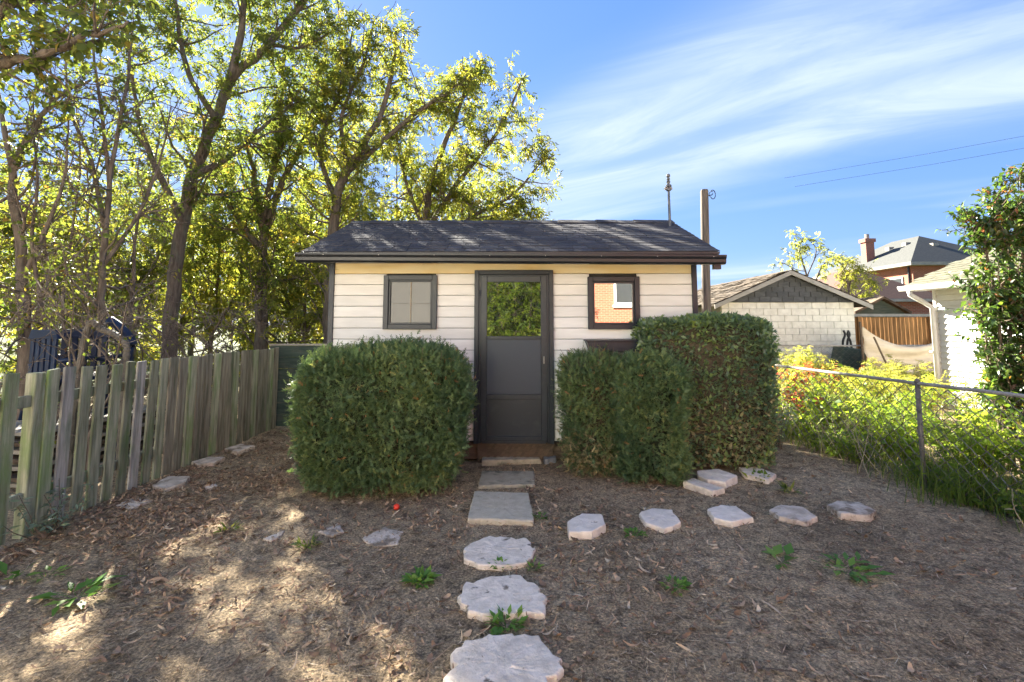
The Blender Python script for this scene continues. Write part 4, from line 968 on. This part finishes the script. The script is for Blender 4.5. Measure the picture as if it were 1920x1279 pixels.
make_tree('overhanging_tree', 'tree whose leafy dark branches hang over the fence corner', [
    rooted(5.0, [(-260, 700), (-250, 400), (-180, 220), (-60, 140), (60, 110), (160, 70), (240, 40)], .12, .012, -.4),
    limb(4.9, [(-180, 220), (-80, 60), (20, 10), (120, -20), (230, 5)], .05, .01),
    limb(4.9, [(-100, 160), (0, 30), (60, -60), (200, -90)], .05, .01)],
    n2=26, L2=.8, n3=7, L3=.42, leaf_mat=L_DARK, tmpl=BROAD, per=7, size=.9, tmin=.3, bare=.1, spread=.8, keep=lambda p: p[0] / p[1] < -.72 and p[2] > 3.2)
make_tree('brush_tree', 'many stemmed grey brush with fine bare twigs between the two forked trees', [
    rooted(7.6, [(120, 690), (118, 560), (135, 430), (150, 300), (140, 180)], .03, .008), rooted(7.6, [(150, 690), (165, 560), (160, 430), (185, 300), (215, 210)], .03, .008),
    rooted(7.8, [(230, 690), (248, 560), (255, 430), (285, 330), (300, 240)], .035, .008), rooted(7.5, [(90, 690), (95, 540), (80, 420), (95, 300)], .025, .008)],
    n2=24, L2=.9, n3=7, L3=.45, leaf_mat=L_DARK, tmpl=BROAD, per=5, size=.7, tmin=.05, bare=.55, bark=M['bark_grey'], spread=1.1, up=.03)
# thicket that closes the view below the crowns
for i, (px_, Y_, top, mat_) in enumerate([(40, 12, 380, L_ELDER), (150, 13.5, 330, L_ELDER2), (250, 12.2, 400, L_ELDER), (395, 12.6, 400, L_ELDER2), (470, 14.5, 330, L_ELDER2), (570, 12.8, 400, L_ELDER), (650, 14, 360, L_ELDER2), (740, 14.5, 300, L_ELDER2), (-60, 15, 300, L_ELDER2), (330, 16, 260, L_ELDER2), (560, 17, 230, L_ELDER2), (880, 15, 330, L_ELDER2)]):
    o_ = rng.uniform(-25, 25, 4)
    make_tree('thicket_tree', 'bushy young tree in the sunlit thicket beyond the fence', [
        rooted(Y_, [(px_, 640), (px_ + o_[0], 560), (px_ + o_[1], 470), (px_ + o_[1] + o_[2], top)], .06, .015),
        limb(Y_, [(px_, 630), (px_ + 45 + o_[3], 540), (px_ + 60, 450), (px_ + 70 + o_[0], top + 50)], .04, .01, .6),
        limb(Y_, [(px_, 630), (px_ - 45, 530), (px_ - 60 + o_[2], 460), (px_ - 65, top + 60)], .04, .01, -.5)],
        n2=16, L2=1.3, n3=7, L3=.6, leaf_mat=L_ELDER2, per=5, size=1.2, tmin=.02, keep=SKY, group='young trees of the thicket', spread=1.0)
for i, (px_, Y_) in enumerate([(-40, 22), (70, 24), (175, 21), (270, 25), (360, 22), (455, 24), (545, 21), (640, 25), (735, 22), (830, 24), (920, 23)]):
    make_tree('far_tree', 'broad sunlit tree at the far side of the neighbouring yard', [rooted(Y_, [(px_, 630), (px_ + 10, 560), (px_, 480), (px_ + 15, 440)], .12, .03), limb(Y_, [(px_, 625), (px_ + 60, 570), (px_ + 75, 500)], .06, .02), limb(Y_, [(px_, 625), (px_ - 60, 580), (px_ - 70, 500)], .06, .02)],
        n2=9, L2=2.2, n3=7, L3=1.1, leaf_mat=L_ELDER2, per=5, size=2.0, tmin=.02, group='trees at the far side of the neighbouring yard', spread=1.0)
# low brush along the far side of the fence
for i in range(10):
    y = 4.6 + i * .42 + rng.uniform(-.15, .15); x = FX - rng.uniform(.5, 1.4)
    make_tree('bare_brush', 'leafless brown brush leaning behind the picket fence', [([A([x, y, -.05]), A([x + rng.normal(0, .1), y, .5]), A([x + rng.normal(0, .25), y + .1, 1.2]), A([x + rng.normal(0, .4), y + rng.normal(0, .2), 1.9])], .016, .005) for _ in range(3)],
              n2=12, L2=.6, n3=4, L3=.35, leaf_mat=L_ELDER, tmpl=BROAD, per=2, size=.5, tmin=.1, bare=.8, bark=M['bark_grey'], group='leafless brush behind the fence', cat='brush', spread=1.1)

# ------------------------------------------------------------------ things stored behind the fence
def chair(loc, rz, label, stack=1):
    T = thing('plastic_chair', label, 'chair', loc, rz, 'blue chairs behind the fence')
    m = MB(); m.extrude([(-.25, .42), (.25, .42), (.24, .46), (-.24, .46)], 1, -.24, .24); m.build('seat', M['blue'], T, bevel=.01)
    b_ = MB(); 
    for k in range(5): b_.box(-.23 + k * .10, -.23 + k * .10 + .06, .22, .25, .50, .92)
    b_.extrude([(-.27, .90), (.27, .90), (.22, 1.0), (-.22, 1.0)], 1, .215, .255); b_.build('backrest', M['blue'], T, bevel=.006)
    for sx in (-1, 1):
        MB().tube([(sx * .25, .22, .66), (sx * .29, -.05, .68), (sx * .28, -.25, .64), (sx * .26, -.26, .44)], .025, 8).build('armrest', M['blue'], T, smooth=True)
        for sy in (-1, 1): MB().tube([(sx * .23, sy * .21, .44), (sx * .27, sy * .26, 0)], [.03, .02], 8).build('leg', M['blue'], T, smooth=True)
    return T
c1 = at(80, 700, 5.0); chair((c1[0] - .3, 5.6, .60), math.radians(160), 'dark blue plastic chair raised on the timber stack behind the fence')
c2 = at(140, 700, 5.35); chair((c2[0] - .35, 6.0, .60), math.radians(195), 'dark blue plastic chair beside the ribbed grey hose')
pp = thing('timber_stack', 'stack of grey planks seen through the fence gap', 'planks', (c1[0] - .4, 5.75, 0), math.radians(84))
for k in range(7):
    for j in range(3): MB().box(-.75, .95, -.42 + j * .3, -.42 + j * .3 + .26, k * .085 + .01, k * .085 + .05).build('plank', M['dark_wood'] if k % 2 else M['fascia'], pp, (random.uniform(-.05, .05), 0, 0), bevel=.004)
for k in range(4): MB().box(-.6 + k * .45, -.52 + k * .45, -.4, .45, .0505, .0945).build('spacer', M['dark_wood'], pp)
h0 = [at(205, 600, 5.6), at(222, 612, 5.6), at(240, 630, 5.6), at(247, 645, 5.6), at(240, 660, 5.6)]
bp = thing('blue_pipe', 'bent blue plastic pipe sticking up behind the pickets', 'pipe', (h0[4][0], 5.6, 0))
MB().tube(smooth_path([p - A(bp.location) for p in h0] + [A([-.02, 0, .6]), A([0, 0, -.02])], 4), .05, 10).build('bend', M['blue'], bp, smooth=True)
h1 = [at(165, 612, 5.4), at(190, 618, 5.4), at(215, 628, 5.4), at(235, 645, 5.4), at(236, 675, 5.4)]
hp = thing('ribbed_hose', 'grey ribbed hose arching over the blue chairs', 'hose', (h1[4][0], 5.4, 0))
cp = smooth_path([A([h1[0][0] - h1[4][0] - .1, 0, 0]), A([h1[0][0] - h1[4][0] - .08, 0, .9])] + [p - A(hp.location) for p in h1] + [A([0, 0, .5]), A([0, 0, 0.0])], 8)
MB().tube(cp, [.03 + .008 * (i % 2) for i in range(len(cp))], 10).build('hose', M['duct'], hp)

# ------------------------------------------------------------------ buildings on the right
# white block garage
gy_ = 14.6; g0, g1 = at(1352, 567, gy_), at(1600, 567, gy_); gw = g1[0] - g0[0]; gh = g0[2]
GA = thing('block_garage', 'cream painted concrete block garage with grey shingled gable', 'garage', (g0[0], gy_, 0))
MB().box(.01, gw - .01, .02, 5.5, -.05, gh - .01).build('wall', M['mortar'], GA)
rows = 12; rh = gh / rows; bw = gw / 9.5
bmesh_full = MB().box(.005, bw - .006, 0, .1, .005, rh - .005).mesh('block', M['block']); bmesh_half = MB().box(.005, bw / 2 - .006, 0, .1, .005, rh - .005).mesh('block', M['block'])
for r_ in range(rows):
    x = 0
    if r_ % 2: obj('block', bmesh_half, GA, (0, random.uniform(-.002, .002), r_ * rh)); x = bw / 2
    while x + bw <= gw + .01: obj('block', bmesh_full, GA, (x, random.uniform(-.003, .003), r_ * rh)); x += bw
    if gw - x > .05: obj('block', bmesh_half, GA, (x, 0, r_ * rh))
ap = at(1482, 506, gy_ - .3); az_ = ap[2]; ax_ = ap[0] - g0[0]; ov = .34
gt = MB(); gt.add([(-.05, -.06, gh), (gw + .05, -.06, gh), (ax_, -.06, az_ - .12), (-.05, .1, gh), (gw + .05, .1, gh), (ax_, .1, az_ - .12)], [(0, 1, 2), (3, 5, 4), (0, 3, 4, 1), (1, 4, 5, 2), (2, 5, 3, 0)]); gt.build('gable', M['asphalt_gable'], GA)
for r_ in range(6):
    zz = gh + .02 + r_ * .15; f_ = (zz - gh) / (az_ - .12 - gh); xa, xb = -.05 + (ax_ + .05) * f_ + .12, gw + .05 - (gw + .05 - ax_) * f_ - .12; x = xa + (r_ % 2) * .17
    while x < xb - .1:
        w_ = min(.33, xb - x); MB().box(x, x + w_ - .012, -.075 - .006 * (r_ % 2), -.0602, zz, min(zz + .14, az_ - .2)).build('gable_shingle', M['asphalt_gable'], GA); x += .34
zl_, zr_ = gh - .06, gh - .08
for (xe, ze, nm) in ((-ov, zl_, 0), (gw + ov, zr_, 1)):
    # sloping deck plus uneven shingle rows
    s_ = A([ax_ - xe, 0, az_ - ze]); Ls = np.linalg.norm(s_); su_ = s_ / Ls; nn = A([-su_[2], 0, su_[0]]) * (1 if nm == 0 else -1)
    if nm: nn = A([-su_[2], 0, su_[0]]); nn = nn if nn[2] > 0 else -nn
    dk = MB(); P0, P1 = A([xe, -.3, ze]), A([ax_, -.3, az_]); P2, P3 = P1 + A([0, 6.1, 0]), P0 + A([0, 6.1, 0]); Q = [P0, P1, P2, P3]; dk.add(Q + [q - nn * .07 for q in Q], [(0, 1, 2, 3), (4, 7, 6, 5), (0, 4, 5, 1), (1, 5, 6, 2), (2, 6, 7, 3), (3, 7, 4, 0)])
    RF = dk.build('roof', M['old_roof'], GA); nr_ = int(Ls / .16)
    for r_ in range(nr_):
        rowm = MB(); y = -.33
        while y < 5.8:
            w_ = random.uniform(.18, .42); p0 = P0 + su_ * (r_ * .16 - .02 + random.uniform(-.02, .02)) ; p1 = p0 + su_ * .22; lift = random.uniform(.015, .055)
            V = []
            for (p, l_) in ((p0, lift), (p1, .006)):
                for yy in (y, y + w_ - .012):
                    V.append(A([p[0], yy, p[2]]) + nn * l_)
            V += [v - nn * .012 for v in V]
            rowm.add(V, [(0, 1, 3, 2), (4, 6, 7, 5), (0, 4, 5, 1), (2, 3, 7, 6), (0, 2, 6, 4), (1, 5, 7, 3)]); y += w_
        tag(rowm.build('shingle_row', M['old_roof'], RF), kind='stuff')
    fb_ = MB(); V = []
    for p in (P0, P1):
        for yy in (-.335, -.305):
            for dz in (-.02, -.15): V.append((p[0], yy, p[2] + dz))
    fb_.add(V, [(0, 1, 3, 2), (4, 6, 7, 5), (0, 4, 5, 1), (2, 3, 7, 6), (0, 2, 6, 4), (1, 5, 7, 3)]); fb_.build('barge_board', M['fascia'], GA)

# white sided garage at the right edge
wx, wy0, wy1 = 8.72, 5.2, 9.9
WG = thing('white_garage', 'white sided garage with olive shingle roof and downspout', 'garage', (wx, wy1, 0)); wh = 2.5; wd_ = wy1 - wy0
MB().box(.02, 5.5, -wd_, 0, -.05, wh).build('wall', M['white'], WG)
for k in range(21):
    z0 = .08 + k * .115
    MB().add([(.02, -wd_, z0), (-.026, -wd_, z0), (.006, -wd_, z0 + .113), (.02, -wd_, z0 + .113), (.02, -.06, z0), (-.026, -.06, z0), (.006, -.06, z0 + .113), (.02, -.06, z0 + .113)], [(0, 1, 5, 4), (1, 2, 6, 5), (2, 3, 7, 6), (3, 0, 4, 7), (0, 3, 2, 1), (4, 5, 6, 7)]).build('siding_board', M['white'], WG)
MB().box(-.03, .03, -.058, .012, 0, wh).build('corner_trim', M['white'], WG, bevel=.004)
eo = .36
wr = MB(); wr.add([(-eo, -wd_ - .3, wh - .02), (2.8, -wd_ - .3, wh + 1.35), (2.8, .32, wh + 1.35), (-eo, .32, wh - .02), (-eo, -wd_ - .3, wh - .10), (2.8, -wd_ - .3, wh + 1.27), (2.8, .32, wh + 1.27), (-eo, .32, wh - .10)], [(0, 1, 2, 3), (4, 7, 6, 5), (0, 4, 5, 1), (1, 5, 6, 2), (2, 6, 7, 3), (3, 7, 4, 0)])
WRF = wr.build('roof', M['olive_roof'], WG)
wr2 = MB(); wr2.add([(2.8, -wd_ - .3, wh + 1.35), (6.0, -wd_ - .3, wh - .02), (6.0, .32, wh - .02), (2.8, .32, wh + 1.35), (2.8, -wd_ - .3, wh + 1.27), (6.0, -wd_ - .3, wh - .10), (6.0, .32, wh - .10), (2.8, .32, wh + 1.27)], [(0, 1, 2, 3), (4, 7, 6, 5), (0, 4, 5, 1), (1, 5, 6, 2), (2, 6, 7, 3), (3, 7, 4, 0)]); wr2.build('roof', M['olive_roof'], WG)
MB().add([(.02, -.01, wh), (5.5, -.01, wh), (2.8, -.01, wh + 1.26), (.02, .0, wh), (5.5, .0, wh), (2.8, .0, wh + 1.26)], [(0, 1, 2), (3, 5, 4), (0, 3, 4, 1), (1, 4, 5, 2), (2, 5, 3, 0)]).build('gable', M['white'], WG)
nrm_ = unit(A([-1.37, 0, 3.22])); slp = unit(A([3.22, 0, 1.37]))
for r_ in range(22):
    rowm = MB(); y = -wd_ - .3 - random.random() * .1
    while y < .2:
        w_ = random.uniform(.2, .34); p0 = A([-eo, 0, wh - .02]) + slp * (r_ * .155 - .01); V = []
        for (p, l_) in ((p0, random.uniform(.012, .02)), (p0 + slp * .2, .004)):
            for yy in (y, y + w_ - .008): V.append(A([p[0], yy, p[2]]) + nrm_ * l_)
        V += [v - nrm_ * .01 for v in V]; rowm.add(V, [(0, 1, 3, 2), (4, 6, 7, 5), (0, 4, 5, 1), (2, 3, 7, 6), (0, 2, 6, 4), (1, 5, 7, 3)]); y += w_
    tag(rowm.build('shingle_row', M['olive_roof'], WRF), kind='stuff')
gq = [(-eo - .12, wh - .03), (-eo - .12, wh - .07), (-eo - .09, wh - .13), (-eo - .003, wh - .13), (-eo - .003, wh - .03)]
MB().add([(p[0], -wd_ - .3, p[1]) for p in gq] + [(p[0], .34, p[1]) for p in gq], [(i, (i + 1) % 5, 5 + (i + 1) % 5, 5 + i) for i in range(5)] + [(4, 3, 2, 1, 0), (5, 6, 7, 8, 9)]).build('gutter', M['white'], WG)
MB().box(-eo + .0, .019, -wd_ - .28, .30, wh - .128, wh - .105).build('soffit', M['white'], WG)
ds = [A([-eo - .05, .12, wh - .12]), A([-eo - .05, .10, wh - .22]), A([-.22, .0, wh - .38]), A([-.085, -.04, wh - .50]), A([-.085, -.04, .1])]
MB().tube(ds, .048, 8).build('downspout', M['white'], WG, smooth=True)
MB().box(-.16, .05, -.035, -.03 + .06, 1.1, 1.13).build('downspout_strap', M['white'], WG)

# brick house far behind, hip roof
HB = thing('brick_house', 'red brick house with grey hip roof and tall chimney', 'house', (24.3, 29, 0)); he = 5.5
MB().box(.35, 7.0, .35, 9, -.1, he).build('wall', M['brick_bright'], HB)
hr = MB(); hr.add([(-.1, -.1, he), (7.4, -.1, he), (7.4, 9.4, he), (-.1, 9.4, he), (3.6, 3.5, 7.75), (3.6, 5.9, 7.75)], [(0, 1, 4), (1, 2, 5, 4), (2, 3, 5), (3, 0, 4, 5), (0, 3, 2, 1)]); HR = hr.build('roof', M['slate'], HB)
MB().box(-.12, 7.42, -.12, 9.42, he - .2, he - .005).build('eaves', M['fascia'], HB)
ch = MB(); ch.box(-.3, .3, -.25, .25, -1.2, .55); CHM = ch.build('chimney', M['brick'], HR, (1.15, 5.0, 7.0))
cc_ = MB(); cc_.box(-.38, .38, -.33, .33, .55, .8); cc_.build('chimney_crown', M['brick'], HR, (1.15, 5.0, 7.0)); MB().tube([(1.15, 5, 7.75), (1.15, 5, 8.15)], .14, 8).build('chimney_pot', M['metal'], HR)
for (vx, vy) in ((2.6, 3.4), (2.4, 4.6), (3.4, 2.2)):
    zz = he + (7.75 - he) * min(vx, vy if vy < 3.5 else 9) / 3.6; MB().box(-.18, .18, -.18, .18, -.1, .14).build('roof_vent', M['fascia'], HR, (vx, vy, zz))
for (wy_,) in ((1.6,), (3.6,), (6.0,)):
    W_ = MB().box(.30, .36, wy_ - .5, wy_ + .5, 3.2, 4.7).build('window', M['white'], HB); MB().box(.28, .305, wy_ - .4, wy_ + .4, 3.3, 4.6).build('pane', M['left_glass'], W_)
MB().box(.1, .34, 4.4, 5.3, 3.55, 4.2).build('air_conditioner', M['white'], HB); MB().tube([(.3, .6, he - .2), (.3, .6, 0)], .05, 6).build('downpipe', M['gutter'], HB)
# lower brown hip roofed wing
LB = thing('brown_roofed_house', 'low house with brown hip roof before the brick house', 'house', (14.8, 22, 0))
MB().box(.2, 4.7, .2, 6, -.1, 2.85).build('wall', M['brick'], LB)
MB().add([(-.3, -.3, 2.85), (5.1, -.3, 2.85), (5.1, 6.6, 2.85), (-.3, 6.6, 2.85), (2.9, 2.6, 4.55), (2.9, 4.2, 4.55)], [(0, 1, 4), (1, 2, 5, 4), (2, 3, 5), (3, 0, 4, 5), (0, 3, 2, 1)]).build('roof', M['brown_roof'], LB)
MB().box(-.32, 5.12, -.32, 6.62, 2.72, 2.845).build('eaves', M['fascia'], LB)
# small green gabled outbuilding and cedar fence
k0 = at(1602, 585, 18.0); SG = thing('small_outbuilding', 'small dark gabled outbuilding with red roof edge beside the block garage', 'shed', (k0[0], 18, 0)); kw = at(1695, 585, 18.0)[0] - k0[0]; kz = k0[2]; ka = at(1650, 562, 18.0)
MB().box(0, kw, 0, 3, -.05, kz).build('wall', M['green_panel'], SG)
MB().add([(0, 0, kz), (kw, 0, kz), (ka[0] - k0[0], 0, ka[2]), (0, 3, kz), (kw, 3, kz), (ka[0] - k0[0], 3, ka[2])], [(0, 1, 2), (3, 5, 4), (0, 3, 4, 1), (1, 4, 5, 2), (2, 5, 3, 0)]).build('gable', M['green_panel'], SG)
for (xa, za, xb, zb) in ((-.12, kz - .08, ka[0] - k0[0], ka[2] + .03), (kw + .12, kz - .08, ka[0] - k0[0], ka[2] + .03)):
    MB().add([(xa, -.2, za), (xb, -.2, zb), (xb, 3.2, zb), (xa, 3.2, za), (xa, -.2, za + .09), (xb, -.2, zb + .09), (xb, 3.2, zb + .09), (xa, 3.2, za + .09)], [(0, 1, 2, 3), (4, 7, 6, 5), (0, 4, 5, 1), (1, 5, 6, 2), (2, 6, 7, 3), (3, 7, 4, 0)]).build('roof', M['old_roof'], SG)
cz = 16.2; c0, c1_ = at(1601, 592, cz), at(1790, 592, cz); CF = thing('cedar_fence', 'orange brown cedar board fence behind the beige tarp', 'fence', (c0[0], cz, 0)); nb = 24; bw_ = (c1_[0] - c0[0]) / nb
for k in range(nb): MB().box(0, bw_ - .012, 0, .025, 0, c0[2] - .05 + random.uniform(-.01, .01)).build('board', M['cedar'], CF, (k * bw_, random.uniform(-.004, .004), 0))
MB().box(-.05, c1_[0] - c0[0] + .05, -.05, .06, c0[2] - .03, c0[2] + .06).build('cap_rail', M['fascia'], CF)
for k in (.02, .72): MB().box(k * (c1_[0] - c0[0]), k * (c1_[0] - c0[0]) + .12, -.09, -.006, 0, c0[2] - .035).build('post', M['cedar'], CF)
# beige tarp slung between poles
tz = 12.9; n_u, n_v = 26, 12; t0, t1 = at(1617, 612, tz), at(1775, 632, tz); V = []
TP = thing('beige_tarp', 'sagging beige tarp hung between poles before the cedar fence', 'tarp', (t0[0], tz, 0)); TW_ = t1[0] - t0[0]
for j in range(n_v):
    for i in range(n_u):
        s = i / (n_u - 1); v = j / (n_v - 1); top = t0[2] + (t1[2] - t0[2]) * s - .62 * (4 * s * (1 - s)) * .62; V.append((s * TW_, .06 * math.sin(s * 9 + v * 7) * (.3 + v) + .05 * math.sin(v * 16 + s * 3), top * (1 - v) + .35 * v))
id_ = np.arange(n_u * n_v).reshape(n_v, n_u)
tm_ = raw_mesh('sheet', V, [np.stack([id_[:-1, :-1], id_[:-1, 1:], id_[1:, 1:], id_[1:, :-1]], -1).reshape(-1, 4)], M['tarp'], smooth=True); so = obj('sheet', tm_, TP); md = so.modifiers.new('thickness', 'SOLIDIFY'); md.thickness = .004
MB().tube([(-.03, -.02, -.05), (-.08, -.02, t0[2] + .12)], .03, 8).build('pole', M['dark_wood'], TP); MB().tube([(TW_ + .03, -.02, -.05), (TW_ + .03, -.02, t1[2] + .05)], .03, 8).build('pole', M['dark_wood'], TP)
lp0, lp1 = at(1638, 632, 12.4), at(1672, 705, 12.4); LPo = thing('leaning_stake', 'thin leaning stake in front of the beige tarp', 'stake', (lp1[0] + .3, 12.4, 0)); MB().tube([(.0, 0, -.03), tuple(lp1 - A([lp1[0] + .3, 12.4, 0])), tuple(lp0 - A([lp1[0] + .3, 12.4, 0]))], .022, 6).build('shaft', M['dark_wood'], LPo)
# folded garden cart with black handles
q0 = at(1580, 690, 14.0); CT = thing('garden_cart', 'dark green garden cart with curved black handles by the block garage', 'cart', (q0[0], 14.0, 0))
MB().add([(-.3, -.25, .25), (.45, -.25, .25), (.55, -.25, .95), (-.1, -.25, 1.05), (-.3, .25, .25), (.45, .25, .25), (.55, .25, .95), (-.1, .25, 1.05)], [(0, 1, 2, 3), (4, 7, 6, 5), (0, 4, 5, 1), (1, 5, 6, 2), (2, 6, 7, 3), (3, 7, 4, 0)]).build('body', M['green_panel'], CT, bevel=.03)
for (xx_, sgn) in ((-.05, 1), (.08, 1), (.22, -1)): MB().tube(smooth_path([(xx_, -.1, .95), (xx_ + .03 * sgn, -.1, 1.2), (xx_ + .1 * sgn, -.1, 1.38), (xx_ + .06 * sgn, -.1, 1.5)], 4), .03, 8).build('handle', M['black'], CT, smooth=True)
MB().tube(smooth_path([(.5, -.1, .9), (.52, -.1, 1.25), (.66, -.1, 1.35), (.8, -.1, 1.25), (.82, -.1, .95)], 4), .04, 8).build('handle', M['black'], CT, smooth=True)
for sy in (-.3, .3):
    MB().tube([(.1, sy - .03, .2), (.1, sy + .03, .2)], .2, 16).build('wheel', M['black'], CT)

# small tree behind the block garage
make_tree('slender_tree', 'slender yellow leaved tree rising behind the block garage', [
    rooted(21, [(1520, 590), (1512, 520), (1498, 470), (1488, 445)], .06, .015), limb(21, [(1518, 560), (1540, 500), (1560, 490)], .04, .01), limb(21, [(1515, 540), (1480, 500), (1458, 492)], .03, .01), limb(21, [(1512, 520), (1530, 470), (1512, 446)], .03, .01)],
    n2=9, L2=.9, n3=4, L3=.5, leaf_mat=L_GOLD, per=4, size=1.2, tmin=.3, tint=(0, .6), bare=.2)
make_tree('slender_tree', 'small yellow tree leaning over the brown hip roof', [
    rooted(19, [(1590, 600), (1590, 540), (1580, 500), (1570, 490)], .05, .012), limb(19, [(1592, 570), (1620, 540), (1635, 530)], .03, .01), limb(19, [(1590, 545), (1600, 505), (1608, 495)], .03, .01)],
    n2=10, L2=.6, n3=4, L3=.4, leaf_mat=L_GOLD, per=5, size=1.0, tmin=.3, tint=(.1, .8))
# broad leaved shrub at the right edge
make_tree('broad_leaved_shrub', 'tall loose shrub with glossy leaves over the wire fence end', [
    rooted(5.6, [(1880, 760), (1872, 600), (1850, 480), (1838, 420), (1822, 445)], .02, .005), rooted(5.6, [(1890, 760), (1895, 600), (1890, 480), (1862, 400), (1880, 350)], .022, .005),
    rooted(5.6, [(1905, 760), (1920, 600), (1915, 450), (1912, 330)], .022, .005), rooted(5.7, [(1870, 760), (1850, 640), (1835, 560), (1825, 520)], .018, .004), rooted(5.5, [(1910, 760), (1950, 600), (1960, 450), (1980, 320)], .022, .005), rooted(5.5, [(1930, 760), (1990, 600), (2010, 450), (2040, 350)], .022, .005)],
    n2=56, L2=.48, n3=7, L3=.24, keep=lambda p: p[0] / p[1] > .925 + .12 * max(0, 1.35 - p[2]) + .035 * math.sin(p[2] * 5.5) + rng.normal(0, .03), leaf_mat=L_LILAC, tmpl=[leaflet(.062, .036, .55, .55), leaflet(.055, .034, .5, .4), leaflet(.065, .04, .4, .7)], per=7, size=1.1, tmin=.08, spread=.75, up=.10, cat='shrub', bark=M['twig'], droop=.2, root=(5.75, 5.6, 0))

# power cables
for i, (pa, pb_) in enumerate((((1470, 334), (2100, 222)), ((1490, 350), (2100, 246)))):
    P0, P1 = at(*pa, 26), at(*pb_, 20); cbl = thing('power_cable', ['upper thin power cable crossing the sky', 'lower thin power cable crossing the sky'][i], 'cable', tuple(P0)); MB().tube([A([0, 0, 0]), (P1 - P0) * .5 - A([0, 0, .06]), P1 - P0], .008, 5).build('strand', M['cable'], cbl)

# ------------------------------------------------------------------ brick house met in the shed's glass, plus added light bouncers out of view
tag(MB().box(-9, 9, -6.9, -.5, -.15, .07).build('bounce_slab', M['stone_fine'], None, bevel=.01), 'unseen pale concrete slab added behind the camera to bounce sunlight', kind='structure')  # added out of view to throw sunlight up into the dark yard
HH = thing('main_house', 'red brick house mirrored in the right shed window', 'house', (0, -7, 0))
MB().box(1.9, 9, -7, 0, -.1, 6.0).build('wall', M['brick_bright'], HH)
MB().add([(1.6, .3, 6.0), (9.3, .3, 6.0), (9.3, -7.3, 6.0), (1.6, -7.3, 6.0), (5.4, -3.5, 8.2)], [(0, 1, 4), (1, 2, 4), (2, 3, 4), (3, 0, 4), (0, 3, 2, 1)]).build('roof', M['slate'], HH)
BOUNCE = MB().box(-9, 1.898, -6, -.02, .05, 6.0).build('bounce_wall', M['bounce_cream'], HH)  # pale wall added out of view, bounces sun onto shed and yard
MB().add([(-9.3, .3, 6.0), (1.9, .3, 6.0), (1.9, -6, 7.6), (-9.3, -6, 7.6), (-9.3, .3, 6.1), (1.9, .3, 6.1), (1.9, -6, 7.7), (-9.3, -6, 7.7)], [(0, 1, 2, 3), (4, 7, 6, 5), (0, 4, 5, 1), (1, 5, 6, 2), (2, 6, 7, 3), (3, 7, 4, 0)]).build('bounce_wall_roof', M['slate'], HH)  # roof over the added bounce wall
for (xa, xb, za, zb) in ((3.75, 4.9, 2.45, 3.42), (6.3, 7.4, 2.2, 3.42)):
    W_ = frame_ring(xa, xb, za, zb, .09, -.0, .06, 'window', M['white'], HH); MB().box(xa + .08, xb - .08, .0, .03, za + .08, zb - .08).build('pane', M['left_glass'], W_); MB().box(xa - .06, xb + .06, .001, .12, za - .1, za - .001).build('sill', M['white'], W_)
make_tree('climbing_shrub', 'leafy shrub before the brick house, mirrored in the door glass', [([A([.1 + dx_, -4.6, -.05]), A([.1 + dx_ * 1.5, -4.6, 1.0]), A([.1 + dx_ * 2.2, -4.5, 2.2]), A([.1 + dx_ * 2.4, -4.5, 3.6])], .03, .01) for dx_ in (-.6, -.35, -.1, .15, .4)],
          n2=20, L2=.9, n3=7, L3=.45, leaf_mat=L_WEED, per=4, size=1.2, tmin=.1, tmpl=COMP, cat='shrub', bare=.25)
clipped_bush('evergreen_hedge', 'dark hedge behind the leafy shrub, mirrored in the door glass', (-.3, -6.3, 1.7), (2.0, .5, 1.75), 12000, OVAL, L_HEDGE, M['fill_green'], 2.2, .15, 5, .05, cat='hedge')
plant('flower_shrub', 'pale shrub below the brick house window, mirrored in the shed glass', (4.3, -6.2), 1.9, 14, .3, WEEDL, L_DRY, 40, 1.4, cat='shrub')
